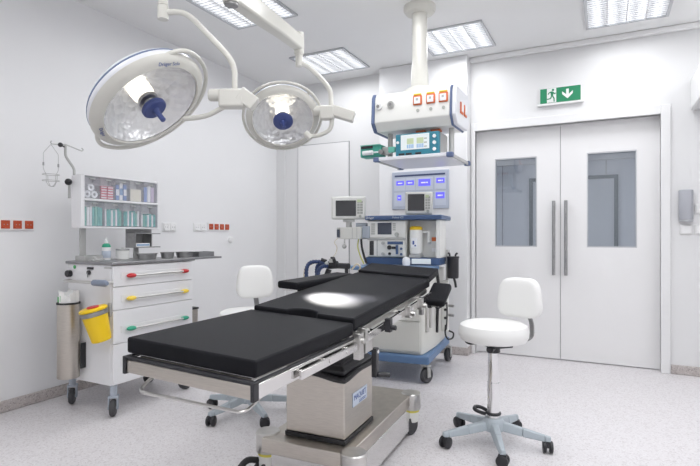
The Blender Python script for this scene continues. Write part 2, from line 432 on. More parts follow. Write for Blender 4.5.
def wall_plate(name, label, cat, group, wall, a0, a1, z0, z1, n, m, kind='round', plate='white plastic', child='socket'):
    """plate with n modules; wall 'L' runs along y on the left wall, 'B' along x on the back wall"""
    c = (a0+a1)/2; loc = (XL, c, (z0+z1)/2) if wall == 'L' else (c, YB, (z0+z1)/2)
    t = thing(name, label, cat, loc, 0, group)
    R = facing(loc, (0, 1, 0), (0, 0, 1)) if wall == 'L' else facing(loc, (1, 0, 0), (0, 0, 1))
    w, h = a1-a0, z1-z0
    MB(R).box(-w/2, w/2, -h/2, h/2, 0, .009).build('plate', plate, t, bevel=.003, world=True)
    for i in range(n):
        cx = -w/2 + w*(i+.5)/n; s = min(w/n, h)*(.36 if m == 'socket orange' else .40)
        q = MB(R)
        if kind == 'round':
            q.box(cx-s, cx+s, -s, s, .009, .014)
            q.lathe([(s*.98, .0142), (s*.94, .017), (s*.80, .017), (s*.78, .0145), (0, .0145)], 24, Matrix.Translation((cx, 0, 0)))
            o = q.build(child, m, t, world=True, bevel=.001)
            MB(R).lathe([(0, .0150), (s*.13, .0150), (s*.13, .0146), (0, .0146)], 10, Matrix.Translation((cx-s*.38, 0, 0))).lathe([(0, .0150), (s*.13, .0150), (s*.13, .0146), (0, .0146)], 10, Matrix.Translation((cx+s*.38, 0, 0))).build('contacts', 'gap grey', o, world=True)
        else:
            q.hexa([R @ V(p) for p in ()]) if False else q.box(cx-s, cx+s, -s, s, .009, .016)
            q.build(child, m, t, world=True, bevel=.002)
    return t
wall_plate('socket_strip', 'strip of three red wall sockets at left edge of the photo', 'wall socket', None, 'L', 1.815, 2.034, 1.150, 1.226, 3, 'socket orange')
wall_plate('socket_strip', 'double white wall socket just right of the bin rack', 'wall socket', None, 'L', 3.118, 3.276, 1.152, 1.233, 2, 'white plastic')
wall_plate('socket_strip', 'double white wall socket directly left of the four red sockets', 'wall socket', None, 'L', 3.486, 3.644, 1.156, 1.237, 2, 'white plastic')
wall_plate('socket_strip', 'strip of four red wall sockets above the side shelf of the cart', 'wall socket', None, 'L', 3.676, 3.982, 1.165, 1.244, 4, 'socket orange')
t = thing('wall_button', 'small round white knob on left wall below the red sockets', 'wall knob', (XL, 4.0, 1.076))
MB(facing((XL, 4.0, 1.076), (0, 1, 0), (0, 0, 1))).lathe([(0, .03), (.020, .03), (.030, .022), (.030, .006), (.034, 0)], 24).build('knob', 'white plastic', t, world=True)
wall_plate('light_switch', 'white wall switch right under the grey dispenser', 'light switch', None, 'B', .544, .625, 1.125, 1.206, 1, 'white plastic', 'flat', child='rocker')
wall_plate('light_switch', 'upper white wall switch at right edge beside the grey dispenser', 'light switch', None, 'B', .642, .723, 1.290, 1.371, 1, 'white plastic', 'flat', child='rocker')
wall_plate('light_switch', 'lower white wall switch at right edge of the photo', 'light switch', None, 'B', .642, .723, 1.125, 1.206, 1, 'white plastic', 'flat', child='rocker')
t = thing('wall_dispenser', 'grey rounded dispenser on the wall right of the double doors', 'dispenser', (.581, YB, 1.23))
W(MB().prism([(.533, YB), (.533, YB-.045), (.550, YB-.066), (.581, YB-.074), (.612, YB-.066), (.629, YB-.045), (.629, YB)], 1.245, 1.482), 'cover', 'dispenser grey', t, bevel=.006)
W(MB().prism([(.535, YB), (.535, YB-.04), (.552, YB-.06), (.581, YB-.068), (.610, YB-.06), (.627, YB-.04), (.627, YB)], 1.228, 1.2449), 'nozzle_tray', 'aluminium', t)
t = thing('wall_box', 'large white box unit high on wall at right edge', 'wall unit', (1.05, YB, 2.11))
W(MB().box(.614, 1.55, 4.36, YB, 2.115, 2.362), 'casing', 'white plastic', t, bevel=.012)
W(MB().box(.66, 1.52, 4.40, 4.55, 2.108, 2.115), 'grille', 'dispenser grey', t)

# wall display panel on the pier
t = thing('wall_display', 'pale blue wall control panel with glowing violet displays', 'control panel', (-1.595, 4.67, 1.38))
def onpier(px0, px1, z0, z1, th, m, name, par=t, bev=0):
    return W(MB().box(px0, px1, 4.67-th, 4.67-.0005, z0, z1), name, m, par, bevel=bev)
PX0, PX1, PZ0, PZ1 = -1.885, -1.310, 1.378, 1.746
onpier(PX0, PX1, PZ0, PZ1, .018, 'panel blue grey', 'panel', bev=.003)
def pn(u, v): return PX0+u*(PX1-PX0), PZ1-v*(PZ1-PZ0)
def pan_rect(u0, v0, u1, v1, th, m, name, par=None):
    x0, z1 = pn(u0, v0); x1, z0 = pn(u1, v1); return onpier(x0, x1, z0, z1, th, m, name, par or t)
pan_rect(.05, .085, .94, .13, .0195, 'panel navy', 'title_bar')
for (u0, v0, u1, v1) in ((.04, .17, .24, .50), (.25, .17, .42, .50), (.43, .17, .73, .50), (.76, .17, .95, .50), (.04, .55, .24, .92), (.76, .55, .95, .92)):
    pan_rect(u0, v0, u1, v1, .0192, 'panel line', 'display_bezel')
for (u0, v0, u1, v1) in ((.08, .24, .22, .36), (.26, .24, .40, .36), (.48, .22, .69, .40), (.79, .21, .93, .34), (.10, .62, .17, .76), (.78, .58, .93, .74)):
    o = pan_rect(u0, v0, u1, v1, .0205, 'lit violet', 'lit_display')
    um, vm = (u0+u1)/2, (v0+v1)/2; du = (u1-u0)
    b = MB(); x0, z0 = pn(um-du*.28, vm+.018); x1, z1 = pn(um+du*.1, vm-.014); b.box(x0, x1, 4.649, 4.6496, z0, z1)
    x0, z0 = pn(um+du*.15, vm+.018); x1, z1 = pn(um+du*.28, vm-.014); b.box(x0, x1, 4.649, 4.6496, z0, z1)
    W(b, 'digits', 'lit pale', o)

# ------------------------------------------------------------------ casters
def caster(parent, x, y, r, top, ang=0, w=.024, fork='silver grey', tyre='tyre grey', twin=False, trail=.02):
    """part of `parent`: fork, with the wheel(s) as sub-part; wheel touches z=0 at (x,y)"""
    c, s_ = cos(ang), sin(ang); M = Matrix.Translation((x, y, 0)) @ Matrix.Rotation(ang, 4, 'Z')
    b = MB(M)
    if twin:
        b.cyl((trail, 0, r*1.2), (trail, 0, top), .010, n=12)
        b.prism([(-r*.75, r*.2), (-r*.6, r*.85), (0, r*1.12), (r*.75, r*1.25), (r*.9, r*.9), (r*.5, r*.3)], -w*.35, w*.35, facing((0, 0, r*.55), (1, 0, 0), (0, 0, 1)))
    else:
        b.box(-r*.2+trail*.3, r*.2+trail, -w*.95, -w*.68, r*.8, r*2.15).box(-r*.2+trail*.3, r*.2+trail, w*.68, w*.95, r*.8, r*2.15)
        b.hexa([M @ V(q) for q in ()]) if False else None
        b.box(-r*.3+trail*.4, r*.45+trail, -w*.95, w*.95, r*2.15, min(r*2.4, top-.004))
        b.cyl((trail, 0, min(r*2.4, top-.004)), (trail, 0, top), r*.42, n=16)
        b.cyl((0, -w*1.02, r), (0, w*1.02, r), r*.16, n=10)
        b.box(-r*.16, r*.16, -w*.95, -w*.68, r*.85, r*2.0).box(-r*.16, r*.16, w*.68, w*.95, r*.85, r*2.0)
    f = b.build('caster', fork, parent)
    wh = MB(M)
    def whl(y0, y1):
        A = axis_matrix((0, y0, r), (0, 1, 0)); d = y1-y0
        wh.lathe([(0, .0), (r*.5, 0), (r*.55, d*.1), (r*.8, d*.02), (r*.97, d*.22), (r, d*.5), (r*.97, d*.78), (r*.8, d*.98), (r*.55, d*.9), (r*.5, d), (0, d)], 24, A)
    if twin: whl(-w, -w*.25); whl(w*.25, w)
    else: whl(-w*.6, w*.6)
    wh.build('wheel', tyre, f)
    return f

# ------------------------------------------------------------------ operating table
T = thing('operating_table', 'black padded operating table on a steel column, centre of the room', 'operating table', (-.893, 1.165, 0), .047)
# local x = right (table occupies x -0.5..0), local y = towards the head end
WD = .5
def cushion(name, x0, x1, y0, y1, zt0, zt1, th, bev=.008, notch=None):
    """padded section whose top rises from zt0 at y0 to zt1 at y1"""
    P = [(x0, y0)]
    if notch:
        cx, w, d = notch
        P += [(cx - w*cos(pi*k/10), y0 + d*sin(pi*k/10)) for k in range(11)]
    P += [(x1, y0), (x1, y1), (x0, y1)]
    n = len(P); zf = lambda y: zt0+(zt1-zt0)*(y-y0)/(y1-y0)
    vs = [(x, y, zf(y)-th) for x, y in P] + [(x, y, zf(y)) for x, y in P]
    b = MB().add(vs, [tuple(range(n))[::-1], tuple(range(n, 2*n))] + [(i, (i+1) % n, n+(i+1) % n, n+i) for i in range(n)])
    return b.build(name, 'black leather', T, bevel=bev, seg=4)
cushion('leg_cushion', -.508, .0, 0, .697, .763, .763, .052)
cushion('torso_cushion', -.5, 0, .703, 1.892, .780, .854, .052, notch=(-.25, .075, .055))
cushion('head_cushion', -.495, -.005, 1.897, 2.135, .868, .905, .045)
b = MB().box(-.47, -.03, .02, .69, .692, .708).box(-.36, -.14, .62, .78, .66, .70)
b.hexa([(-.47, .71, .708), (-.03, .71, .708), (-.03, 1.88, .784), (-.47, 1.88, .784), (-.47, .71, .727), (-.03, .71, .727), (-.03, 1.88, .801), (-.47, 1.88, .801)])
b.hexa([(-.42, 1.9, .80), (-.08, 1.9, .80), (-.08, 2.12, .84), (-.42, 2.12, .84), (-.42, 1.9, .822), (-.08, 1.9, .822), (-.08, 2.12, .859), (-.42, 2.12, .859)])
b.build('top_plates', 'polished steel', T, bevel=.003)
# leg-section frame: end bar, two side bars, black edge strip and end caps
b = MB().box(-.492, -.006, -.014, .0, .652, .694)
e = b.build('end_bar', 'brushed steel', T, bevel=.003)
for x in (-.505, -.006): MB().box(x, x+.013, -.020, .008, .648, .706).build('end_cap', 'black plastic', e, bevel=.003)
b = MB().box(-.492, -.006, -.016, .002, .6945, .706).box(-.006, .006, .0085, .70, .698, .706).box(-.505, -.493, .0085, .70, .698, .706)
b.build('edge_strip', 'black plastic', T, bevel=.002)
for sx in (0, 1):
    x = -.006 if sx == 0 else -.505
    MB().box(x, x+.012, .0085, .70, .652, .697).build('side_bar', 'polished steel', T, bevel=.002)
# accessory rails on spacers
for sx in (1, -1):
    x0 = .016 if sx == 1 else -.525
    b = MB().box(x0, x0+.010, .22, .69, .655, .683)
    for y in (.26, .43, .63): b.cyl((x0-.011 if sx == 1 else x0+.010, y, .669), (x0 if sx == 1 else x0+.021, y, .669), .008, n=10)
    for y in (.43, .58): b.cyl((x0+.010, y, .669), (x0+.0125, y, .669), .007, n=10) if sx == 1 else None
    b.build('accessory_rail', 'polished steel', T, bevel=.0015)
    y0, y1 = .78, 1.84; z0, z1 = .672, .742
    b = MB().hexa([(x0, y0, z0), (x0+.012, y0, z0), (x0+.012, y1, z1), (x0, y1, z1), (x0, y0, z0+.034), (x0+.012, y0, z0+.034), (x0+.012, y1, z1+.034), (x0, y1, z1+.034)])
    for y in (.9, 1.3, 1.7):
        z = z0+(z1-z0)*(y-y0)/(y1-y0)+.017; b.cyl((x0-.058 if sx == 1 else x0+.012, y, z), (x0 if sx == 1 else x0+.062, y, z), .009, n=10)
    b.build('accessory_rail', 'polished steel', T, bevel=.0015)
    # torso side beam under the cushion edge
    x1 = -.03 if sx == 1 else -.485
    b = MB().hexa([(x1, .72, .690), (x1+.016, .72, .690), (x1+.016, 1.87, .762), (x1, 1.87, .762), (x1, .72, .716), (x1+.016, .72, .716), (x1+.016, 1.87, .790), (x1, 1.87, .790)])
    b.build('side_bar', 'steel', T, bevel=.002)
    # hinge blocks between leg and torso sections
    x2 = .002 if sx == 1 else -.532
    b = MB().box(x2, x2+.03, .690, .735, .610, .722).box(x2-.006, x2+.036, .742, .762, .630, .735).cyl((x2-.012, .712, .690), (x2+.042, .712, .690), .012, n=14).box(x2, x2+.02, .735, .86, .62, .70)
    b.build('hinge', 'steel', T, bevel=.002)
# clamps on the right rail
for y, m in ((1.02, 'black plastic'), (1.33, 'steel'), (1.55, 'steel')):
    z = .672+(.07)*(y-.78)/1.06
    MB().box(.024, .052, y-.018, y+.018, z-.012, z+.05).cyl((.052, y, z+.010), (.075, y, z+.010), .012, n=12).build('rail_clamp', m, T, bevel=.002)
# wire loop under the foot end
pts = rounded([(-.440, .20, .668), (-.440, .10, .655), (-.470, .01, .598), (-.045, .01, .598), (-.020, .10, .655), (-.020, .20, .668)], .03)
MB().tube(pts, .0055, 8).build('pull_loop', 'steel', T)
# crank handle
b = MB().tube(rounded([(-.05, .90, .610), (.010, .90, .605)], .01), .011, 10).box(.004, .028, .885, .920, .482, .618)
k = b.build('crank', 'black plastic', T, bevel=.006)
MB().tube([(.026, .905, .492), (.070, .945, .485)], [.012, .013], 12).build('crank_grip', 'black plastic', k, bevel=.003)
MB().cyl((.028, .905, .600), (.032, .905, .600), .008, n=10).build('cap', 'white plastic', k)
# column: bellows, black bag rim, steel box, sign
CX0, CX1, CY0, CY1 = -.345, -.058, .732, 1.055
def ring(x0, x1, y0, y1, z): return [(x0, y0, z), (x1, y0, z), (x1, y1, z), (x0, y1, z)]
b = MB(); lv = [(.50, .012), (.535, -.004), (.555, .02), (.58, .006), (.60, .035), (.625, .02), (.645, .05), (.705, .045)]
vs = []; fs = []
for i, (z, d) in enumerate(lv):
    vs += ring(CX0+d, CX1-d, CY0+d, CY1-d, z)
    if i: o = (i-1)*4; fs += [(o+j, o+(j+1) % 4, o+4+(j+1) % 4, o+4+j) for j in range(4)]
b.add(vs, fs + [(3, 2, 1, 0), tuple(range(len(vs)-4, len(vs)))]).build('bellows', 'bag black', T, bevel=.006)
b = MB().box(CX0, CX1, CY0, CY1, .2445, .505)
colm = b.build('column_cover', 'brushed steel', T, bevel=.006, seg=3)
pts = []
def rimz(u): return .510 + .012*sin(u*pi*6)*(.5+.5*sin(u*9))
N = 48; per = []
for i in range(N):
    u = i/N*4; s_ = int(u); f = u-s_
    c4 = [(CX0, CY0), (CX1, CY0), (CX1, CY1), (CX0, CY1)]; a, c = c4[s_], c4[(s_+1) % 4]
    per.append((a[0]+(c[0]-a[0])*f, a[1]+(c[1]-a[1])*f, rimz(i/N)))
MB().tube(per, .014, 8, closed=True).build('bellows_rim', 'black rubber', colm)
MB().box(CX0-.004, CX1+.004, CY0-.004, CY1+.004, .2247, .244).build('base_gasket', 'black rubber', T, bevel=.002)
sg = MB().box(CX1, CX1+.003, .815, .980, .358, .420).build('name_plate', 'plate pale', T, bevel=.001)
text('lettering', 'MAQUET', .034, facing((CX1+.0034, .897, .396), (0, 1, 0), (0, 0, 1)), 'ink blue', sg)
MB().box(CX1+.003, CX1+.0036, .885, .960, .364, .367).box(CX1+.003, CX1+.0036, .885, .960, .371, .374).build('small_print', 'ink blue', sg)
# base: deck with skirts and corner caster housings
b = MB().box(-.425, -.005, .655, 1.58, .160, .2245)
b.build('base_deck', 'brushed steel', T, bevel=.004)
b = MB().box(-.415, -.405, .70, 1.57, .030, .160).box(-.015, -.005, .70, 1.57, .030, .160).box(-.405, -.015, .70, .71, .030, .160).box(-.405, -.015, 1.56, 1.57, .030, .160)
b.build('base_skirt', 'polished steel', T, bevel=.002)
for (x, y) in ((.008, .680), (-.438, .728), (-.012, 1.535), (-.440, 1.535)):
    h = MB().lathe([(0, .140), (.052, .140), (.055, .144), (.055, .225), (.051, .230), (0, .230)], 32, Matrix.Translation((x, y, 0))).build('corner_housing', 'steel', T)
    MB().lathe([(0, .070), (.040, .070), (.043, .078), (.043, .1395), (0, .1395)], 28, Matrix.Translation((x, y, 0))).build('caster_sleeve', 'machine white', h)
    MB().lathe([(.0435, .126), (.0455, .126), (.0455, .1395), (.0435, .1395)], 28, Matrix.Translation((x, y, 0))).build('marker_band', 'tag yellow', h)
    caster(T, x+.018, y-.02, .048, .072, radians(60), .028, 'machine white', 'tyre grey', trail=-.02) if False else None
    w = MB(Matrix.Translation((x-.004, y-.005, 0)) @ Matrix.Rotation(radians(70), 4, 'Z'))
    for yy in (-.030, .010):
        w.lathe([(0, 0), (.03, 0), (.048, .003), (.05, .010), (.048, .017), (.03, .020), (0, .020)], 24, axis_matrix((-.012, yy, .05), (0, 1, 0)))
    w.build('wheel', 'tyre grey', h)
# brake pedal at the near left corner
MB().tube(spline([(-.475, .70, .10), (-.500, .655, .112), (-.515, .615, .085), (-.520, .595, .045)], 5), .014, 10).build('brake_pedal', 'black rubber', T)
# left arm board
b = MB().box(-.640, -.512, 1.12, 1.86, .805, .845)
ab = b.build('arm_board', 'black leather', T, bevel=.012, seg=4)
MB().box(-.625, -.535, 1.16, 1.80, .792, .805).build('board_plate', 'polished steel', ab, bevel=.002)
MB().box(-.62, -.58, 1.48, 1.52, .69, .792).box(-.62, -.512, 1.485, 1.515, .690, .715).build('board_bracket', 'steel', ab, bevel=.002)
# short pad at the right of the head end
R = Matrix.Translation((.056, 1.895, .760)) @ Matrix.Rotation(radians(24), 4, 'X')
ap = MB(R).box(-.060, .060, -.115, .115, -.024, .024).build('arm_pad', 'black leather', T, bevel=.018, seg=4)
b = MB(R).box(-.035, .035, -.09, .06, -.040, -.0245).cyl((-.04, -.085, -.045), (-.04, -.085, -.024), .016, n=12).cyl((.01, -.085, -.045), (.01, -.085, -.024), .016, n=12)
b.build('pad_bracket', 'black plastic', ap, bevel=.002)
MB().box(.030, .075, 1.815, 1.84, .690, .712).box(.055, .075, 1.815, 1.84, .690, .728).build('pad_arm', 'steel', ap, bevel=.002)
MB().tube(spline([(.118, 1.85, .722), (.122, 1.84, .67), (.118, 1.85, .60), (.112, 1.86, .54)], 5), .011, 8, flat=.4).build('strap', 'black rubber', ap)
MB().box(.006, .030, 1.62, 1.65, .665, .762).build('rail_clamp', 'dull steel', T, bevel=.002)

# the patient platform is tilted a little sideways on its column
for ch in T.children:
    for o in (ch, *ch.children):
        for v_ in o.data.vertices:
            if v_.co.z > .55: v_.co.z += .055*(-.15-v_.co.x)*min(1, (v_.co.z-.55)/.1)

# ------------------------------------------------------------------ stools
def make_stool(label):
    S = thing('swivel_stool', label, 'stool', (0, 0, 0), 0, 'white swivel stools')
    sz = .550
    prof = [(0, sz), (.14, sz), (.168, sz+.008), (.181, sz+.030), (.183, sz+.060), (.174, sz+.088), (.150, sz+.101), (.11, sz+.106), (0, sz+.108)]
    MB().lathe(prof, 48).build('seat', 'white leather', S)
    b = MB().box(-.09, .09, -.06, .06, .528, .550).cyl((0, 0, .49), (0, 0, .53), .035, n=20)
    b.build('seat_mount', 'black plastic', S, bevel=.004)
    lv = MB().tube(rounded([(-.03, -.03, .532), (-.075, -.075, .530), (-.10, -.085, .522), (-.13, -.09, .530)], .02), .008, 8)
    lv.build('lever', 'black plastic', S)
    MB().cyl((.04, -.03, .530), (.075, -.075, .522), .018, n=14).build('adjust_knob', 'black plastic', S, bevel=.004)
    MB().cyl((0, 0, .10), (0, 0, .33), .032, n=24).cyl((0, 0, .33), (0, 0, .52), .028, n=24).build('gas_lift', 'chrome', S)
    # backrest: gently curved padded plate (local +y is behind the sitter)
    W2, H, TH, ZB = .120, .108, .078, .778
    def pad(u, v, s):
        a, c = (u*2-1), (v*2-1)
        k = (1-abs(a)**4)**.5 if abs(a) < 1 else 0; q = (1-abs(c)**4)**.5 if abs(c) < 1 else 0
        return a, c
    vs = []; fs = []; nu, nv = 24, 16
    def sup(a, e): return math.copysign(abs(a)**e, a)
    for j in range(nv+1):
        ph = -pi/2+pi*j/nv
        for i in range(nu):
            th = 2*pi*i/nu
            x = W2*sup(cos(ph), .45)*sup(cos(th), .45); yy = TH/2*sup(cos(ph), .38)*sup(sin(th), .5); z = H*sup(sin(ph), .62)
            x *= 1 + .09*(-z/H)
            yy -= .9*x*x; ca_, sa_ = cos(radians(28)), sin(radians(28)); vs.append((x*ca_-yy*sa_, x*sa_+yy*ca_+.172, z+ZB))
    for j in range(nv):
        for i in range(nu): fs.append((j*nu+i, j*nu+(i+1) % nu, (j+1)*nu+(i+1) % nu, (j+1)*nu+i))
    MB().add(vs, fs).build('backrest', 'white leather', S, angle=80)
    pts = rounded([(0, .05, .542), (0, .21, .540), (0, .248, .560), (0, .246, .64), (0, .200, .72), (0, .195, .80)], .03)
    b = MB()
    for p, q in zip(pts, pts[1:]):
        n = (V(q)-V(p)).cross(V((1, 0, 0))).normalized()*.003
        b.hexa([V(p)+V((-.016, 0, 0))-n, V(p)+V((.016, 0, 0))-n, V(q)+V((.016, 0, 0))-n, V(q)+V((-.016, 0, 0))-n,
                V(p)+V((-.016, 0, 0))+n, V(p)+V((.016, 0, 0))+n, V(q)+V((.016, 0, 0))+n, V(q)+V((-.016, 0, 0))+n])
    b.build('back_strap', 'dull steel', S)
    MB().lathe([(0, .075), (.05, .075), (.058, .085), (.056, .125), (.042, .142), (0, .142)], 28).build('hub', 'stool grey', S)
    # foot lever ring near the hub
    b = MB().tube([(-.032*cos(a), -.032*sin(a), .165) for a in [2*pi*k/20 for k in range(20)]], .009, 8, closed=True)
    b.tube(spline([(-.035, -.01, .165), (-.07, -.03, .175), (-.085, -.055, .178), (-.065, -.075, .172), (-.03, -.06, .165), (-.01, -.04, .160)], 5), .010, 8)
    b.build('foot_lever', 'black plastic', S)
    for k in range(5):
        a = 2*pi*k/5; c, s_ = cos(a), sin(a)
        P = lambda r, w, z: (r*c-w*s_, r*s_+w*c, z)
        b = MB(); st = [(.03, .030, .085, .128), (.15, .024, .068, .108), (.26, .019, .058, .088), (.287, .015, .060, .084)]
        for (r0, w0, z0, t0), (r1, w1, z1, t1) in zip(st, st[1:]):
            b.hexa([P(r0, -w0, z0), P(r1, -w1, z1), P(r1, w1, z1), P(r0, w0, z0), P(r0, -w0*.6, t0), P(r1, -w1*.6, t1), P(r1, w1*.6, t1), P(r0, w0*.6, t0)])
        lg = b.build('leg', 'stool grey', S, bevel=.005)
        M = Matrix.Translation((.272*c, .272*s_, 0)) @ Matrix.Rotation(a+radians(100+37*k), 4, 'Z')
        w = MB(M); r = .030
        for y0 in (-.026, .006): w.lathe([(0, 0), (r*.8, 0), (r, .004), (r, .016), (r*.8, .020), (0, .020)], 20, axis_matrix((0, y0, r), (0, 1, 0)))
        w.box(-.02, .02, -.012, .012, .03, .058)
        w.build('caster', 'black plastic', lg)
    return S
st = make_stool('white swivel stool standing free in front of the double doors')
st.location = (-.531, 2.755, 0)
# the backrest stands towards the right and rear; the base is turned so the five feet fall as in the photograph
def turn_base(S, ang):
    for ch in S.children:
        if ch.name.split('.')[0] in ('leg',): ch.rotation_euler = (0, 0, ang)
st.rotation_euler = (0, 0, radians(-45)); turn_base(st, radians(2+45))
st2 = copy_tree(st); st2['label'] = 'white swivel stool partly hidden behind the operating table, by left wall'
st2.location = (-1.998, 2.528, 0); st2.rotation_euler = (0, 0, radians(24)); turn_base(st2, radians(41-24))
for ch in st2.children:
    if ch.name.split('.')[0] == 'backrest': ch.location.z = .035

# ------------------------------------------------------------------ drawer cart
C = thing('instrument_cart', 'white four-drawer instrument cart with coloured handles by left wall', 'cart', (-2.90, 2.42, 0))
cx0, cx1, cy0, cy1, cz0, cz1 = -3.12, -2.69, 2.092, 2.765, .190, .935
W(MB().box(cx0, cx1-.02, cy0, cy1, cz0, cz1), 'body', 'cart white', C, bevel=.004)
W(MB().box(cx0-.01, cx1+.012, cy0-.012, cy1+.012, cz1, cz1+.018), 'worktop', 'worktop steel', C, bevel=.004)
dz = [(.800, .930), (.655, .796), (.447, .651), (.195, .443)]
for i, (z0, z1) in enumerate(dz):
    dr = W(MB().box(cx1-.0195, cx1, cy0+.004, cy1-.004, z0, z1), 'drawer', 'cart white', C, bevel=.003)
    zz = ((z0+z1)/2, .722, .531, .33)[i]
    hcol = ('red', 'handle yellow', 'handle green', 'handle blue grey')[i]
    hd = W(MB().cyl((cx1+.030, 2.20, zz), (cx1+.030, 2.68, zz), .007, n=12), 'drawer_handle', 'steel', dr)
    W(MB().box(cx1, cx1+.004, 2.15, 2.72, zz-.022, zz+.022), 'handle_plate', 'white plastic', dr, bevel=.0015)
    b = MB()
    for yy in (2.213, 2.665):
        b.ball((cx1+.022, yy, zz), .0145, 14, (1.45, 2.5, 1))
    W(b, 'coloured_end', hcol, hd)
# side furniture: push handle, lock, label, green mark, knob
b = MB().tube(rounded([(-3.085, cy0, .828), (-3.085, cy0-.052, .828), (-2.692, cy0-.052, .828), (-2.692, cy0, .828)], .02), .0095, 10)
ph = W(b, 'push_handle', 'steel', C)
W(MB().tube([(-2.805, cy0-.052, .828), (-2.795, cy0-.052, .828), (-2.69, cy0-.052, .828), (-2.672, cy0-.052, .828)], [.010, .019, .021, .012], 14), 'grip', 'handle blue grey', ph)
W(MB().cyl((-3.09, cy0-.03, .872), (-3.09, cy0, .872), .022, n=18), 'knob', 'black plastic', C, bevel=.004)
W(MB().box(-2.925, -2.865, cy0-.006, cy0, .903, .918), 'lock_plate', 'black plastic', C, bevel=.002)
lk = W(MB().cyl((-2.905, cy0-.012, .884), (-2.905, cy0, .884), .014, n=16), 'lock', 'black plastic', C)
W(MB().box(-2.908, -2.902, cy0-.016, cy0-.0125, .855, .884), 'key', 'dull steel', lk)
W(MB().box(-2.765, -2.700, cy0-.002, cy0, .913, .922), 'maker_label', 'silver grey', C)
W(MB().cyl((-3.05, cy0-.003, .915), (-3.05, cy0, .915), .012, n=16), 'green_dot', 'led green', C)
W(MB().box(-2.722, -2.700, cy0-.012, cy0, .62, .705), 'hanger_rail', 'silver grey', C, bevel=.003)
for (x, y, a) in ((-2.712, 2.112, 132), (-3.155, 2.145, 135), (-2.725, 2.725, 60), (-3.09, 2.72, 95)):
    c_ = caster(C, x+2.90, y-2.42, .052, .190, radians(a), .03, 'grey blue plastic', 'tyre grey', trail=.015)
# side shelf at the far end
b = MB().box(-3.06, -2.75, cy1+.013, 3.145, .938, .952).box(-3.06, -2.75, cy1+.0125, cy1+.020, .90, .952)
sh = W(b, 'side_shelf', 'worktop steel', C, bevel=.002)
b = MB()
for x in (-3.0, -2.80): b.prism([(0, 0), (.07, 0), (0, -.07)], 0, .006, facing((x, cy1+.001, .938), (0, 1, 0), (0, 0, 1)))
W(b, 'shelf_bracket', 'silver grey', sh)
# rack uprights
for y in (2.175, 2.600):
    W(MB().box(-3.095, -3.086, y-.022, y+.022, .953, 1.50), 'upright', 'silver grey', C, bevel=.002)
# bin rack: top row five clear bins, lower row four
RX, RB = -3.0, -3.085
rk = thing('bin_rack', 'white wall rack of clear tilt bins above the cart', 'rack', (-3.06, 2.42, 1.165))
b = MB().box(RB, RX+.012, 2.092, 2.118, 1.165, 1.508).box(RB, RX+.005, 2.7165, 2.735, 1.165, 1.525)
b.box(RB, RB+.006, 2.118, 2.7165, 1.165, 1.515).box(RB, RX+.006, 2.118, 2.7165, 1.165, 1.178).box(RB, RX+.012, 2.118, 2.7165, 1.345, 1.360).box(RB, RX, 2.118, 2.7165, 1.508, 1.518)
W(b, 'housing', 'cart white', rk, bevel=.003)
def bins(n, z0, z1, xf):
    out = []
    for i in range(n):
        y0 = 2.120+.5945*i/n; y1 = 2.120+.5945*(i+1)/n-.003
        b = MB().box(xf-.003, xf, y0, y1, z0, z1).box(RB+.007, xf-.003, y0, y0+.002, z0, z1).box(RB+.007, xf-.003, y1-.002, y1, z0, z1).box(RB+.007, xf-.003, y0+.002, y1-.002, z0, z0+.002)
        bn = W(b, 'bin', 'bin clear', rk)
        W(MB().box(xf, xf+.006, (y0+y1)/2-.02, (y0+y1)/2+.02, z1-.020, z1-.012), 'pull', 'silver grey', bn)
        out.append((y0, y1))
    return out
up = bins(5, 1.362, 1.506, RX); lo = bins(4, 1.180, 1.343, RX+.008)
ZU, ZL = 1.3645, 1.1825
# contents of the top row
for k, (yy, zz) in enumerate(((-.030, ZU+.024), (.022, ZU+.024), (-.004, ZU+.069))):
    yc = (up[0][0]+up[0][1])/2+yy
    t = thing('tape_roll', 'white tape roll in first upper bin, ' + ('bottom left', 'bottom right', 'topmost')[k] + ' of three', 'tape roll', (RX-.05, yc, zz-.024), 0, 'tape rolls in the upper bin')
    W(MB().lathe([(.010, 0), (.0235, 0), (.0235, .03), (.010, .03), (.010, 0)], 24, axis_matrix((RX-.035, yc, zz), (1, 0, 0))), 'roll', 'pack white', t)
    W(MB().lathe([(0, .010), (.0099, .010), (.0099, .028), (0, .028)], 18, axis_matrix((RX-.036, yc, zz), (1, 0, 0))), 'core', 'dull steel', t)
def pack(name, label, cat, grp, y0, y1, z0, z1, x0, x1, m, stripe=None):
    o = MB().box(-(x1-x0)/2, (x1-x0)/2, -(y1-y0)/2, (y1-y0)/2, 0, z1-z0).build(name, m, None, bevel=.0015)
    o.location = ((x0+x1)/2, (y0+y1)/2, z0); tag(o, label, cat, grp)
    if stripe:
        MB().box((x1-x0)/2, (x1-x0)/2+.0008, -(y1-y0)/2*.9, (y1-y0)/2*.9, (z1-z0)*.3, (z1-z0)*.7).build('stripe', stripe, o)
    return o
y0, y1 = up[1]
for j in range(2):
    for k in range(5):
        ya = y0+.012+j*.050
        pack('red_pack', ('left' if j == 0 else 'right')+'-hand column of red and white packs in second upper bin', 'pack', ('left' if j == 0 else 'right')+' column of red packs',
             ya, ya+.043, ZU+k*.0175, ZU+k*.0175+.0165, RX-.07, RX-.008, 'pack white' if k % 1 else 'pack red', 'pack white')
y0, y1 = up[2]
for k, (a, h, m) in enumerate(((.010, .105, 'pack blue'), (.040, .118, 'pack white'), (.072, .110, 'pack blue'))):
    pack('blue_pack', ('left blue', 'middle white', 'right blue')[k]+' pack standing in third upper bin', 'pack', 'packs in the third upper bin', y0+a, y0+a+.026, ZU, ZU+h, RX-.06, RX-.012, m, 'label blue' if m == 'pack white' else 'pack white')
y0, y1 = up[3]
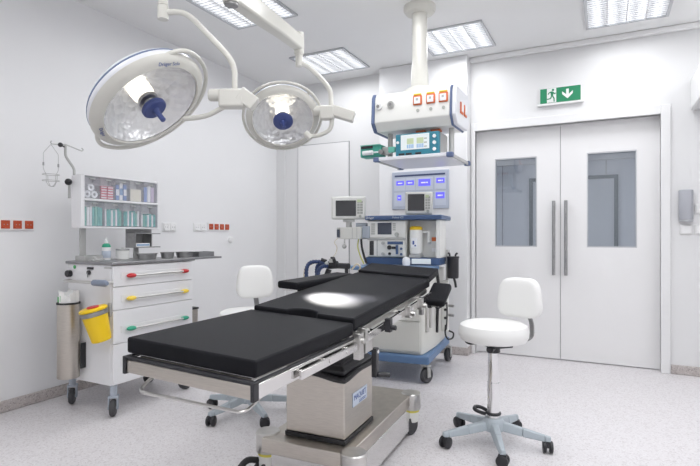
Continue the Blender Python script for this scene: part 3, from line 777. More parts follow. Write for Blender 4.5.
pack('gauze_stack', 'cream gauze stack filling fourth upper bin', 'gauze', None, y0+.010, y1-.012, ZU, ZU+.085, RX-.08, RX-.012, 'cream pad')
y0, y1 = up[4]
for k, (a, h, m) in enumerate(((.010, .11, 'pack blue'), (.042, .12, 'pack white'), (.074, .11, 'pack lilac'))):
    pack('small_pack', ('blue', 'white', 'lilac')[k]+' pack standing in last upper bin on the right', 'pack', 'packs in the last upper bin', y0+a, y0+a+.028, ZU, ZU+h, RX-.06, RX-.012, m)
for i, (y0, y1) in enumerate(lo):
    nth = ('first', 'second', 'third', 'last')[i]; n = (7, 8, 8, 7)[i]; step = (y1-y0-.012)/n
    for k in range(n):
        ya = y0+.006+k*step; h = .118+.018*random.random()-(.012*i)
        m = 'pack white' if (i, k) in ((0, 1), (0, 2), (1, 0), (1, 3), (1, 5), (2, 2), (2, 4), (2, 7), (3, 0), (3, 3), (3, 5)) else ('pack teal' if (k+i) % 4 else 'mint green')
        wn = {'pack white': 'white', 'pack teal': 'teal', 'mint green': 'mint green'}[m]
        pack('sterile_pack', wn+' sterile pack standing in '+nth+' lower bin of the rack', 'pack', wn+' packs in the '+nth+' lower bin', ya, ya+step*.86, ZL, ZL+h, RX-.075, RX-.004, m)
# tall hook pole on the rack with a wire bottle basket
t = thing('hook_pole', 'bent steel pole with two hooks rising from the bin rack', 'hook pole', (-3.1, 2.10, 1.40))
W(MB().tube(rounded([(-3.1, 2.122, 1.37), (-3.1, 2.122, 1.555), (-3.1, 2.062, 1.630), (-3.1, 2.062, 1.705)], .02), .0085, 10), 'pole', 'silver grey', t)
b = MB().tube(rounded([(-3.1, 2.062, 1.705), (-3.1, 2.0, 1.696), (-3.1, 1.971, 1.694), (-3.1, 1.963, 1.704), (-3.1, 1.971, 1.712)], .008), .004, 8)
b.tube(rounded([(-3.1, 2.062, 1.705), (-3.1, 2.165, 1.682), (-3.1, 2.180, 1.680), (-3.1, 2.187, 1.692), (-3.1, 2.175, 1.698)], .008), .004, 8)
W(b, 'hook', 'silver grey', t)
W(MB().cyl((-3.1, 2.054, 1.688), (-3.075, 2.014, 1.692), .005, n=10).ball((-3.072, 2.010, 1.692), .015, 14), 'clamp_knob', 'black plastic', t)
W(MB().cyl((-3.1, 2.118, 1.462), (-3.072, 2.068, 1.462), .008, n=10).ball((-3.070, 2.062, 1.462), .022, 16), 'clamp_knob', 'black plastic', t)
W(MB().box(-3.112, -3.09, 2.085, 2.0915, 1.36, 1.46), 'mount', 'silver grey', t, bevel=.002)
t = thing('bottle_basket', 'wire bottle basket hanging from the left hook of the pole', 'wire basket', (-3.1, 1.955, 1.44))
bc = V((-3.1, 1.967, -.003)); wr = .0018
b = MB().tube(rounded([bc+V((0, 0, 1.6935)), bc+V((0, .048, 1.635)), bc+V((0, .048, 1.535)), bc+V((0, .030, 1.50)), bc+V((0, .030, 1.455)), bc+V((0, .012, 1.43)), bc+V((0, -.012, 1.43)), bc+V((0, -.030, 1.455)), bc+V((0, -.030, 1.50)), bc+V((0, -.048, 1.535)), bc+V((0, -.048, 1.635)), bc+V((0, 0, 1.6935))], .01), wr, 6)
for r, z in ((.048, 1.503), (.048, 1.465)):
    b.tube([bc+V((r*cos(2*pi*k/24), r*sin(2*pi*k/24), z)) for k in range(24)], wr, 6, closed=True)
for a in (0, pi): b.tube(rounded([bc+V((.048*cos(a), .01, 1.503)), bc+V((.046*cos(a), .01, 1.465)), bc+V((.02*cos(a), .01, 1.430)), bc+V((0, .01, 1.430))], .01), wr, 6)
W(b, 'wire_frame', 'silver grey', t)
W(MB().cyl(bc+V((0, .048, 1.555)), bc+V((0, .048, 1.575)), .005, n=8).cyl(bc+V((0, -.048, 1.555)), bc+V((0, -.048, 1.575)), .005, n=8), 'sleeve', 'dull steel', t)
# things on the worktop
WZ = cz1+.018
t = thing('spray_bottle', 'white and green bottle with a pump top on the cart', 'bottle', (-3.01, 2.292, WZ))
MB().lathe([(0, 0), (.026, 0), (.028, .004), (.028, .085), (0, .085)], 24).build('body', 'pack white', t)
MB().lathe([(.0285, .012), (.0288, .014), (.0288, .070), (.0285, .072)], 24).build('bottle_label', 'label blue', t) if False else MB().lathe([(.0283, .015), (.0288, .016), (.0288, .060), (.0283, .061)], 24).build('bottle_label', 'plate pale', t)
MB().lathe([(.0282, .0855), (.0285, .088), (.024, .104), (.013, .112), (0, .112)], 24).build('shoulder', 'handle green', t)
MB().lathe([(.011, .112), (.011, .135), (.006, .138), (.006, .150), (0, .150)], 16).build('pump', 'white plastic', t)
t = thing('lidded_jar', 'white ceramic jar with a steel lid on the cart', 'jar', (-2.97, 2.388, WZ))
MB().lathe([(0, 0), (.040, 0), (.044, .004), (.044, .060), (.040, .063), (0, .063)], 32).build('body', 'ceramic', t)
MB().lathe([(0, .080), (.006, .080), (.010, .076), (.042, .074), (.045, .070), (.045, .063), (0, .063)], 32).build('lid', 'dull steel', t)
t = thing('steel_tray', 'low steel box tray at near back corner of the cart', 'tray', (-3.05, 2.225, WZ))
b = MB().box(-.045, .045, -.10, .10, 0, .004).box(-.045, -.041, -.10, .10, .004, .032).box(.041, .045, -.10, .10, .004, .032).box(-.041, .041, -.10, -.096, .004, .032).box(-.041, .041, .096, .10, .004, .032)
b.build('tray', 'silver grey', t, bevel=.001)
t = thing('steel_tray', 'small grey clip tray in front of the spray bottle', 'tray', (-2.95, 2.175, WZ))
MB().box(-.02, .02, -.045, .045, 0, .012).cyl((0, -.015, .012), (0, -.015, .026), .012, n=14).build('tray', 'silver grey', t, bevel=.002)
def dish(label, x, y, rx, ry, h, z, n=36, bean=False):
    t = thing('kidney_dish', label, 'steel dish', (x, y, z), 0, 'steel dishes on the cart')
    prof = [(0, .0), (.82, 0), (.96, h), (1.03, h+.002), (1.03, h-.001), (.93, h-.002), (.79, .0025), (0, .0025)]
    vs = []; fs = []; idx = []
    for r, z_ in prof:
        row = []
        for i in range(n if r else 1):
            a = 2*pi*i/n; px, py = rx*r*cos(a), ry*r*sin(a)
            if bean: px += .22*rx*(1-(py/ry)**2) - .25*rx*max(0, cos(a))*(1-(py/ry)**2)
            row.append(len(vs)); vs.append((px, py, z_))
        idx.append(row if r else row*n)
    for a, b_ in zip(idx, idx[1:]):
        for i in range(n):
            j = (i+1) % n; u = []
            for q in (a[i], a[j], b_[j], b_[i]):
                if q not in u: u.append(q)
            if len(u) > 2: fs.append(u)
    MB().add(vs, fs).build('bowl', 'dull steel', t)
    return t
dish('shallow steel kidney dish at the middle of the cart top', -2.86, 2.50, .045, .085, .038, WZ, bean=True)
dish('small steel bowl between the kidney dish and the side shelf', -2.86, 2.685, .045, .055, .042, WZ)
SZ = .952
dish('larger steel dish on the near half of the side shelf', -2.88, 2.872, .06, .075, .040, SZ)
t = thing('steel_tray', 'dark rectangular steel tray at the far end of the side shelf', 'tray', (-2.88, 3.05, SZ))
b = MB().box(-.06, .06, -.085, .085, 0, .003).box(-.06, -.057, -.085, .085, .003, .038).box(.057, .06, -.085, .085, .003, .038).box(-.057, .057, -.085, -.082, .003, .038).box(-.057, .057, .082, .085, .003, .038)
b.build('tray', 'worktop steel', t, bevel=.001)
# small steel shelf under the rack
t = thing('rack_shelf', 'small two-tier steel shelf hanging under the bin rack', 'shelf', (-3.04, 2.55, 1.02))
b = MB().box(-3.080, -2.985, 2.505, 2.735, 1.129, 1.136).box(-3.080, -2.985, 2.505, 2.735, 1.030, 1.037).box(-3.080, -2.985, 2.505, 2.512, 1.037, 1.129).box(-3.080, -2.985, 2.650, 2.657, 1.037, 1.129)
b.box(-3.0855, -3.080, 2.505, 2.735, 1.03, 1.1645)
W(b, 'shelf', 'dull steel', t, bevel=.0015)
pack('wipe_pack', 'blue and white wipe pack on the small steel shelf', 'pack', None, 2.520, 2.642, 1.0372, 1.062, -3.07, -2.992, 'pack white', 'label blue')
# steel bin with paper, sharps container
t = thing('steel_bin', 'tall narrow steel bin hung at near left of the cart', 'bin', (-3.0, 2.015, .205))
BC = Matrix.Translation((-3.0, 2.015, 0))
W(MB(BC).lathe([(0, .228), (.061, .228), (.064, .233), (.064, .688), (.061, .688), (.061, .235), (0, .235)], 40), 'body', 'brushed steel', t)
W(MB(BC).lathe([(.060, .6885), (.0665, .6885), (.0675, .694), (.0665, .700), (.060, .700), (.060, .6885)], 40), 'rim', 'black rubber', t)
W(MB().box(-2.944, -2.938, 2.055, 2.0915, .28, .44), 'hanger', 'black plastic', t, bevel=.002)
t = thing('paper_bag', 'crumpled white paper pouch sticking out of the steel bin', 'paper', (-3.0, 2.015, .5))
def crum(u, v):
    a = 2*pi*u; r = 1+.13*sin(5*a+v*4)+.07*sin(11*a); x = -3.0+.048*r*cos(a)*(1+.10*v); yy = 2.015+.048*r*sin(a)*(1+.10*v)
    return (x, yy, .50+.258*v+.018*v*sin(3*a+.6)+.008*v*sin(13*a))
b = MB().grid(crum, 40, 8); b.f.append([8*41+i for i in range(40)]); b.k.append(0)
W(b, 'pouch', 'paper', t)
W(MB().box(-3.020, -3.010, 1.957, 1.9595, .705, .738).box(-3.004, -2.994, 1.957, 1.9595, .705, .744), 'green_marks', 'led green', t)
t = thing('sharps_container', 'yellow sharps container with a red lid flap on the cart side', 'sharps container', (-2.725, 2.005, .47))
M = Matrix.Translation((-2.704, 2.028, .484)) @ Matrix.Rotation(radians(-8), 4, 'Y') @ Matrix.Rotation(radians(11), 4, 'X')
W(MB(M).lathe([(0, 0), (.052, 0), (.056, .004), (.074, .185), (0, .185)], 36), 'tub', 'yellow', t)
W(MB(M).lathe([(.0745, .160), (.0775, .162), (.0785, .186), (.0745, .188)], 36), 'band', 'dull steel', t)
W(MB(M).lathe([(.0775, .1885), (.0795, .192), (.0795, .200), (.070, .208), (0, .208)], 36), 'lid', 'yellow', t)
W(MB(M).lathe([(0, .2085), (.036, .2085), (.038, .213), (.034, .218), (0, .218)], 28, Matrix.Translation((.015, -.01, 0)) @ Matrix.Diagonal((1.1, .8, 1, 1))), 'lid_flap', 'red', t)
t = thing('steel_bin', 'grey steel bin on far side of the cart, mostly hidden', 'bin', (-2.80, 2.83, .3))
W(MB().box(-2.90, -2.745, 2.768, 2.875, .30, .565), 'body', 'brushed steel', t, bevel=.004)
W(MB().box(-2.905, -2.74, 2.767, 2.88, .565, .577), 'rim', 'black rubber', t, bevel=.002)

# ------------------------------------------------------------------ ceiling pendant
P = thing('supply_pendant', 'white ceiling supply pendant with orange outlets on a thick column', 'ceiling pendant', (-1.215, 3.54, ZC))
q = (-1.215, 3.54)
W(MB().lathe([(0, ZC), (.118, ZC), (.118, 2.778), (.104, 2.756), (.066, 2.748), (0, 2.748)], 36, Matrix.Translation((*q, 0))), 'ceiling_collar', 'lamp white', P)
W(MB().lathe([(.056, 2.75), (.056, 2.40), (.064, 2.30), (.064, 2.165), (.0, 2.165)], 32, Matrix.Translation((*q, 0))), 'column', 'lamp white', P)
W(MB().lathe([(.0, 2.215), (.08, 2.205), (.125, 2.175), (.14, 2.150), (0, 2.150)], 36, Matrix.Translation((*q, 0))), 'dome', 'lamp white', P)
def profile_box(x0, x1, m, name, grow=0):
    y0, y1, z0, z1 = 3.35-grow, 3.73+grow, 1.878-grow, 2.150+grow
    poly = [(y0+.05, z0), (y1-.05, z0), (y1, z0+.07), (y1, z1-.03), (y1-.03, z1), (y0+.035, z1), (y0+.012, z1-.03), (y0, z0+.06)]
    M = facing((x0, 0, 0), (0, 1, 0), (0, 0, 1))
    return W(MB().prism(poly, 0, x1-x0, M), name, m, P, bevel=.006)
profile_box(-1.497, -.938, 'machine white', 'supply_box')
profile_box(-1.523, -1.497, 'stripe blue', 'end_stripe', .004)
profile_box(-.938, -.925, 'stripe blue', 'end_stripe', .004)
profile_box(-.925, -.895, 'lamp cool white', 'end_cover', -.004)
fy = 3.352
def fp(px_x, z): # front face leans slightly back towards its top
    return 3.35 + .012*max(0, (z-1.937)/(2.120-1.937))
for k, x in enumerate((-1.168, -1.073, -.983)):
    z = 2.066; y_ = fp(x, z)
    o = W(MB().box(x-.032, x+.032, y_-.012, y_+.01, z-.034, z+.034), 'outlet', 'outlet orange', P, bevel=.006)
    W(MB().box(x-.023, x+.023, y_-.016, y_-.012, z-.026, z+.022), 'outlet_lid', 'pack white', o, bevel=.002)
    W(MB().box(x-.028, x+.028, y_-.011, y_+.01, z+.0345, z+.046), 'outlet_label', 'handle yellow', o, bevel=.003)
    W(MB().box(x-.008, x+.008, y_-.0165, y_-.016, z-.004, z+.012), 'outlet_symbol', 'silver grey', o)
    W(MB().cyl((x+.003, fp(x, 1.994)-.006, 1.994), (x+.003, fp(x, 1.994)+.01, 1.994), .011, n=16), 'earth_pin', 'keypad grey', P)
for x, z, r in ((-1.463, 2.055, .026), (-1.368, 2.058, .026)):
    y_ = fp(x, z)
    o = W(MB().cyl((x, y_-.014, z), (x, y_+.01, z), r, n=24), 'gas_outlet', 'white plastic' if x < -1.4 else 'silver grey', P, bevel=.003)
    W(MB().cyl((x-.003, y_-.018, z), (x-.003, y_-.014, z), r*.45, n=16), 'gas_port', 'dull steel', o)
o = None
for y_ in (3.50, 3.60):
    o = W(MB().box(-.895, -.888, y_-.035, y_+.035, 1.97, 2.05), 'outlet', 'outlet orange', P, bevel=.003)
    W(MB().box(-.888, -.884, y_-.022, y_+.028, 1.985, 2.05), 'outlet_lid', 'pack white', o, bevel=.001)
for x in (-1.19, -1.08): W(MB().box(x-.035, x+.035, 3.48, 3.54, 1.865, 1.878), 'outlet', 'outlet orange', P, bevel=.003)
for x in (-1.432, -.965):
    W(MB().cyl((x, 3.50, 1.678), (x, 3.50, 1.878), .019, n=18), 'post', 'silver grey', P)
sh = W(MB().box(-1.455, -.945, 3.32, 3.82, 1.655, 1.680), 'shelf', 'lamp cool white', P, bevel=.004)
for x in (-1.478, -.922):
    W(MB().box(x-.006, x+.006, 3.36, 3.80, 1.652, 1.676), 'shelf_rail', 'silver grey', sh, bevel=.002)
    for yy in (3.335, 3.81): W(MB().cbox((x+.008 if x < -1.2 else x-.008, yy, 1.666), (.045, .04, .034)), 'rail_end', 'stripe blue', sh, bevel=.006)
# infusion pump on the shelf
t = thing('infusion_pump', 'teal pump unit with a white display on the pendant shelf', 'pump', (-1.19, 3.45, 1.680))
y0 = 3.38
R = Matrix.Translation((-1.19, y0, 1.680))
MB().box(-.155, .170, -.07, -.03, .004, .166).build('front', 'teal', t, bevel=.010)
MB().box(-.150, .165, -.03, .16, .004, .166).build('casing', 'silver grey', t, bevel=.006)
b = MB()
for x in (-.11, .11):
    for yy in (-.03, .13): b.box(x-.015, x+.015, yy-.015, yy+.015, 0, .004)
b.build('foot', 'black rubber', t)
d = MB().box(-.112, .100, -.0725, -.0702, .048, .156).build('display', 'display white', t, bevel=.002)
for k in range(3): MB().cyl((.138, -.082, .040+k*.045), (.138, -.070, .040+k*.045), .0125, n=18).build('dial', 'pack white', t, bevel=.002)
MB().cyl((-.135, -.076, .105), (-.135, -.070, .105), .010, n=16).build('dial', 'pack white', t)
b = MB()
for (x0, w) in ((-.065, .05), (.008, .05)): b.box(x0, x0+w, -.0732, -.0726, .088, .128)
b.build('graph_fields', 'display lime', d)
b = MB()
for (x0, n) in ((-.065, 4), (.008, 4)):
    for k in range(n): b.box(x0+k*.0135, x0+k*.0135+.009, -.0732, -.0726, .058, .085)
b.build('key_fields', 'display blue', d)
b = MB()
for k in range(3): b.box(.062, .083, -.0732, -.0726, .060+k*.028, .068+k*.028)
b.build('text_fields', 'keypad grey', d)
b = MB()
for x in (-.105, -.05, .02): b.box(x-.022, x+.022, -.078, -.070, .012, .026)
b.build('buttons', 'black plastic', t, bevel=.003)
# syringe pump clamped on the left post
t = thing('syringe_pump', 'green syringe pump clamped on the left pendant post', 'pump', (-1.54, 3.46, 1.73))
W(MB().box(-1.645, -1.475, 3.42, 3.52, 1.705, 1.795), 'casing', 'green plastic', t, bevel=.008)
W(MB().box(-1.635, -1.54, 3.414, 3.4195, 1.768, 1.788), 'display', 'screen dark', t)
W(MB().box(-1.642, -1.478, 3.413, 3.4195, 1.790, 1.796), 'top_trim', 'mint green', t)
W(MB().cyl((-1.615, 3.408, 1.735), (-1.535, 3.408, 1.735), .017, n=18).cyl((-1.535, 3.408, 1.735), (-1.49, 3.408, 1.735), .006, n=10), 'syringe', 'pack white', t)
W(MB().box(-1.475, -1.41, 3.44, 3.50, 1.72, 1.775), 'clamp', 'silver grey', t, bevel=.005)
W(MB().cyl((-1.47, 3.43, 1.735), (-1.47, 3.40, 1.735), .018, n=16), 'clamp_knob', 'dull steel', t)
W(MB().box(-1.410, -1.3575, 3.40, 3.43, 1.725, 1.765), 'connector', 'mint green', t, bevel=.004)

# ------------------------------------------------------------------ anaesthesia machine
A = thing('anaesthesia_machine', 'blue and white anaesthesia machine at the head of the operating table', 'anaesthesia machine', (-1.72, 3.90, 0), radians(5))
# local: x right, y back, front plane of the upper unit y=0
def bow(x0, x1, yf, bulge, yb, n=10):
    return [(x0+(x1-x0)*i/n, yf-bulge*sin(pi*i/n)) for i in range(n+1)] + [(x1, yb), (x0, yb)]
MB().prism(bow(-.10, .525, -.340, .02, .49), .150, .212).build('base', 'base blue', A, bevel=.012, seg=3)
for (x, y, a) in ((.495, -.285, 60), (.52, .44, 80), (-.05, -.27, 110), (-.05, .43, 95)):
    caster(A, x, y, .06, .150, radians(a), .036, 'silver grey', 'tyre grey', trail=-.02)
low = [(-.06, -.31), (.455, -.31), (.472, -.29), (.495, -.05), (.500, .02), (.500, .40), (-.06, .40)]
lb = MB().prism(low, .212, .845).build('lower_cabinet', 'machine cream', A, bevel=.008)
for (z0, z1) in ((.235, .46), (.470, .83)):
    MB().box(-.04, .452, -.322, -.3105, z0, z1).build('drawer', 'machine cream', A, bevel=.004)
b = MB().cyl((.487, -.235, .38), (.487, -.235, .66), .016, n=14).cyl((.497, -.155, .40), (.497, -.155, .64), .014, n=14)
b.build('gas_cylinder', 'steel', A)
MB().prism(bow(-.105, .530, -.335, .02, .02), .846, .874).build('worktop', 'base blue', A, bevel=.008)
MB().box(-.10, .535, .0, .34, .875, .935).build('upstand', 'machine blue', A, bevel=.006)
# upper unit
UZ0, UZ1 = .936, 1.247
MB().box(-.085, .258, .004, .24, UZ0, UZ1).build('control_unit', 'machine cream', A, bevel=.006)
b = MB().box(.258, .505, .10, .24, UZ0, UZ1).box(.505, .540, .0, .24, UZ0, UZ1)
b.build('alcove', 'machine white', A, bevel=.004)
tp = MB().prism(bow(-.095, .558, -.035, .012, .37), 1.248, 1.286).build('top_shelf', 'machine blue', A, bevel=.008)
text('lettering', 'Dräger', .026, facing((-.045, -.046, 1.267), (1, -.05, 0), (0, 0, 1)), 'pack white', tp)
text('lettering', 'Fabius GS', .024, facing((.20, -.0488, 1.267), (1, 0, 0), (0, 0, 1)), 'plate pale', tp)
pz = MB().box(-.078, .250, -.012, .0035, 1.100, 1.240).build('display_panel', 'machine white', A, bevel=.003)
MB().box(.012, .135, -.0145, -.0125, 1.128, 1.226).build('screen', 'screen slate', pz, bevel=.001)
b = MB()
for k in range(6): b.box(-.045, -.012, -.0145, -.0125, 1.128+k*.0165, 1.139+k*.0165); b.box(.145, .170, -.0145, -.0125, 1.128+k*.0165, 1.139+k*.0165) if k > 1 else None
b.build('keys', 'keypad grey', pz)
MB().cyl((.182, -.034, 1.128), (.182, -.0125, 1.128), .017, n=20).build('dial', 'keypad grey', pz, bevel=.003)
MB().box(-.080, .254, -.018, .0035, 1.083, 1.098).build('ledge', 'silver grey', A, bevel=.002)
lo_ = MB().box(-.078, .250, -.006, .0035, .945, 1.080).build('gas_panel', 'machine white', A, bevel=.002)
b = MB().box(-.062, -.024, -.008, -.0062, .952, 1.074).box(.004, .007, -.008, -.0062, .946, 1.080)
b.build('flow_tube_window', 'screen dark', lo_)
fb = MB().box(.098, .248, -.030, -.0062, .945, 1.078).build('vaporiser_block', 'machine white', A, bevel=.004)
MB().box(.105, .238, -.0325, -.0302, 1.045, 1.070).build('blue_strip', 'machine blue', fb)
MB().cyl((.125, -.052, 1.020), (.125, -.030, 1.020), .018, n=18).build('knob', 'black plastic', fb, bevel=.002)
MB().cyl((.125, -.045, .968), (.125, -.030, .968), .012, n=16).build('knob', 'black plastic', fb, bevel=.002)
MB().box(.145, .178, -.040, -.030, 1.008, 1.028).build('lever', 'black plastic', fb, bevel=.002)
MB().cyl((.190, -.041, 1.040), (.190, -.041, .965), .011, n=14).build('valve_stem', 'machine blue', fb)
for z in (1.010, .965): MB().cyl((.225, -.042, z), (.225, -.030, z), .010, n=14).build('knob', 'machine blue', fb)
for z in (1.055, .965): MB().cyl((.060, -.026, z), (.060, -.006, z), .013, n=16).build('knob', 'silver grey', lo_)
# absorber canister with yellow cap in the alcove
cn = MB().lathe([(0, .962), (.045, .962), (.054, .972), (.054, 1.155), (.052, 1.165), (0, 1.165)], 28, Matrix.Translation((.330, .042, 0))).build('canister', 'machine white', A)
MB().lathe([(.050, 1.1655), (.053, 1.168), (.053, 1.186), (.035, 1.196), (0, 1.196)], 28, Matrix.Translation((.330, .042, 0))).build('canister_cap', 'yellow', cn)
MB().box(.305, .355, -.0165, -.0135, 1.02, 1.10).build('canister_label', 'pack white', cn)
b = MB().box(.315, .330, -.018, -.0166, 1.045, 1.075).box(.332, .345, -.018, -.0166, 1.03, 1.042); b.build('print', 'ink blue', cn)
MB().box(.28, .38, .0, .099, .936, .9615).build('canister_holder', 'silver grey', A, bevel=.004)
MB().tube(rounded([(.380, .05, 1.150), (.435, .05, 1.150), (.435, .05, 1.06), (.435, .098, 1.06)], .012), .010, 10).build('pipe', 'machine white', A)
MB().box(.450, .502, .096, .0995, 1.072, 1.104).build('orange_sticker', 'tag orange', A)
MB().box(.452, .500, .096, .0995, .985, 1.015).build('white_sticker', 'pack white', A)
b = MB().box(.305, .465, -.012, -.0005, .885, .928); b.build('writing_plate', 'display white', A, bevel=.004)
MB().lathe([(0, 0), (.030, 0), (.034, .03), (.030, .055), (.018, .068), (0, .070)], 22, Matrix.Translation((.272, -.05, .875))).build('white_cup', 'pack white', A)
RF = Matrix.Translation((-.045, 0, 0))
# suction set and connector strip on the right flank
MB(RF).box(.588, .606, .22, .30, .74, 1.0).box(.570, .592, .23, .29, .88, .90).build('side_bracket', 'silver grey', A, bevel=.003)
sb = MB(RF).lathe([(0, .760), (.044, .760), (.048, .768), (.048, .925), (.052, .930), (.052, .944), (0, .946)], 24, Matrix.Translation((.650, .21, 0))).build('suction_jar', 'black plastic', A)
b = MB(RF).tube(spline([(.625, .20, .945), (.622, .20, .965), (.610, .20, .972)], 4), .008, 8).tube(spline([(.672, .20, .945), (.676, .20, .962), (.690, .20, .972)], 4), .008, 8)
b.build('jar_hook', 'black plastic', sb)
b = MB(RF).tube(spline([(.66, .20, .762), (.672, .195, .72), (.678, .19, .685)], 4), .010, 8); b.build('jar_hose', 'black rubber', sb)
cs = MB(RF).box(.546, .602, .235, .29, .30, .735).build('connector_strip', 'machine white', A, bevel=.004)
for z in (.70, .655, .60, .545, .49, .42): MB(RF).cyl((.583, .215, z), (.583, .235, z), .011, n=14).build('port', 'black plastic', cs)
for z in (.52, .44): MB(RF).cyl((.602, .262, z), (.650, .245, z), .011, n=12).build('tap', 'dull steel', cs)
MB(RF).tube(spline([(.585, .225, .36), (.590, .19, .29), (.615, .17, .255), (.650, .18, .262), (.655, .20, .30), (.615, .215, .315)], 6), .007, 8).build('cable', 'black rubber', A)
MB(RF).tube(spline([(.548, .05, .83), (.566, .03, .70), (.560, .02, .52), (.552, .03, .33)], 6), .012, 8).build('cable', 'black rubber', A)
# arm and hoses at the left
MB().tube(rounded([(-.085, .06, 1.208), (-.12, .03, 1.212), (-.19, .0, 1.212)], .02), .016, 10).build('support_arm', 'grey blue plastic', A)
MB().tube(spline([(-.10, .03, 1.205), (-.135, .0, 1.14), (-.130, -.02, 1.04), (-.105, -.03, .95), (-.080, -.035, .885)], 6), .010, 8).build('hose', 'black rubber', A)
MB().tube(spline([(-.17, .02, 1.10), (-.168, -.01, 1.02), (-.135, -.03, .94), (-.095, -.06, .882)], 6), .006, 8).build('hose', 'hose yellow', A)
# breathing system on a swivel arm in front left of the worktop
MB().tube(rounded([(-.095, -.22, .862), (-.16, -.36, .868), (-.10, -.44, .868)], .04), .014, 10).build('swivel_arm', 'pale blue', A)
def wl(x, y, z): return wm(A).inverted() @ V((x, y, z))
pts = lambda L: [wl(*p) for p in L]
bs = MB().tube(pts([(-1.86, 3.40, .885), (-1.80, 3.38, .888), (-1.715, 3.37, .888)]), .022, 12).tube(pts([(-1.735, 3.37, .882), (-1.735, 3.37, .80)]), .014, 10).build('breathing_block', 'black plastic', A)
b = MB().cyl(wl(-1.90, 3.38, .89), wl(-1.82, 3.38, .895), .030, n=16).cyl(wl(-1.86, 3.38, .90), wl(-1.86, 3.38, .955), .017, n=14).cyl(wl(-1.90, 3.36, .92), wl(-1.94, 3.34, .935), .013, n=12).cyl(wl(-1.83, 3.36, .915), wl(-1.83, 3.34, .945), .013, n=12).cyl(wl(-1.88, 3.36, .86), wl(-1.90, 3.35, .80), .022, n=14)
b.build('valve', 'black plastic', bs)
b = MB().cyl(wl(-1.862, 3.37, .912), wl(-1.862, 3.37, .940), .022, n=16).ball(wl(-1.89, 3.34, .905), .016); b.build('valve_cap', 'silver grey', bs)
for k, L in enumerate(([(-1.90, 3.37, .90), (-1.96, 3.34, .917), (-2.02, 3.31, .908), (-2.045, 3.30, .86), (-2.045, 3.30, .77)],
                       [(-1.89, 3.40, .89), (-1.93, 3.38, .902), (-1.975, 3.36, .890), (-1.990, 3.36, .84), (-1.985, 3.37, .76)],
                       [(-1.88, 3.34, .885), (-1.915, 3.31, .88), (-1.94, 3.30, .84), (-1.94, 3.30, .77)])):
    P_ = spline(pts(L), 10); rr = [.015+.0025*sin(i*2.1) for i in range(len(P_))]
    MB().tube(P_, rr, 10).build('breathing_hose', 'hose blue', bs)
MB().tube(spline(pts([(-2.03, 3.36, .90), (-2.075, 3.35, .88), (-2.09, 3.34, .82), (-2.07, 3.33, .76), (-2.0, 3.35, .73)]), 6), .008, 8).build('thin_hose', 'hose beige', bs)
MB().tube(spline(pts([(-1.715, 3.42, .86), (-1.68, 3.43, .90), (-1.66, 3.45, .88), (-1.68, 3.47, .845)]), 6), .007, 8).build('thin_hose', 'hose beige', bs)

# monitors
def monitor(name, label, loc, rz, w, h, d, scr, stand):
    t = thing(name, label, 'monitor', loc, rz)
    z0 = stand
    MB().box(-w/2, w/2, 0, d, z0, z0+h).build('casing', 'machine cream', t, bevel=.010, seg=3)
    MB().box(-w/2+.010, w/2-.010, -.006, 0, z0+.012, z0+h-.010).build('bezel', 'machine white', t, bevel=.003)
    u0, v0, u1, v1 = scr
    MB().box(-w/2+u0*w, -w/2+u1*w, -.0085, -.0062, z0+v0*h, z0+v1*h).build('screen', 'screen dark', t, bevel=.001)
    b = MB(); kx0, kx1 = -w/2+(u1+.025)*w, w/2-.020; nz = 5
    for i in range(2):
        for k in range(nz):
            xa = kx0+(kx1-kx0)*i/2; za = z0+h*(.22+.58*k/nz)
            b.box(xa+.002, xa+(kx1-kx0)/2-.002, -.0085, -.0062, za+.003, za+h*.58/nz-.003)
    b.build('keypad', 'keypad grey', t)
    xa = kx0; za = z0+h*.80
    MB().box(kx0+.002, kx1-.012, -.0088, -.0062, za-.012, za+.010).build('alarm_key', 'display lime', t)
    MB().cyl(((kx0+kx1)/2+.002, -.020, z0+h*.13), ((kx0+kx1)/2+.002, -.006, z0+h*.13), .012, n=18).build('dial', 'keypad grey', t, bevel=.002)
    if stand: MB().box(-w/2+.02, w/2-.02, .01, d-.01, 0, stand).build('foot', 'silver grey', t, bevel=.002)
    return t
M_ = wm(A)
lp = M_ @ V((.352, .05, 1.286))
monitor('patient_monitor', 'small monitor with dark screen on top of the anaesthesia machine', lp, radians(17), .228, .188, .11, (.10, .16, .70, .90), .008)
tl = monitor('patient_monitor', 'monitor with dark screen on an arm left of the anaesthesia machine', (-1.955, 3.83, 1.258), radians(22), .292, .196, .10, (.13, .14, .73, .82), 0)
MB().box(-.05, .05, .03, .09, -.022, 0).cyl((0, .06, -.068), (0, .06, -.020), .026, n=18).build('neck', 'silver grey', tl, bevel=.003)
t = thing('gas_module', 'small grey module box hanging below the left monitor', 'module', (-1.955, 3.85, 1.085))
W(MB().box(-2.045, -1.845, 3.85, 3.98, 1.088, 1.190), 'casing', 'machine cream', t, bevel=.006)
W(MB().box(-2.085, -2.046, 3.86, 3.96, 1.095, 1.188), 'water_trap', 'silver grey', t, bevel=.006)
W(MB().box(-2.078, -2.053, 3.852, 3.859, 1.105, 1.172), 'trap_window', 'screen slate', t)
W(MB().box(-1.928, -1.924, 3.8475, 3.8495, 1.092, 1.186).box(-1.885, -1.881, 3.8475, 3.8495, 1.092, 1.186), 'divider', 'silver grey', t)
W(MB().box(-1.8445, -1.775, 3.87, 3.97, 1.095, 1.20), 'mount', 'grey blue plastic', t, bevel=.006)
W(MB().tube(rounded([(-2.005, 3.86, 1.088), (-2.005, 3.855, 1.05)], .01), .006, 8).ball((-2.005, 3.852, 1.025), .020, 14), 'drain_knob', 'silver grey', t)
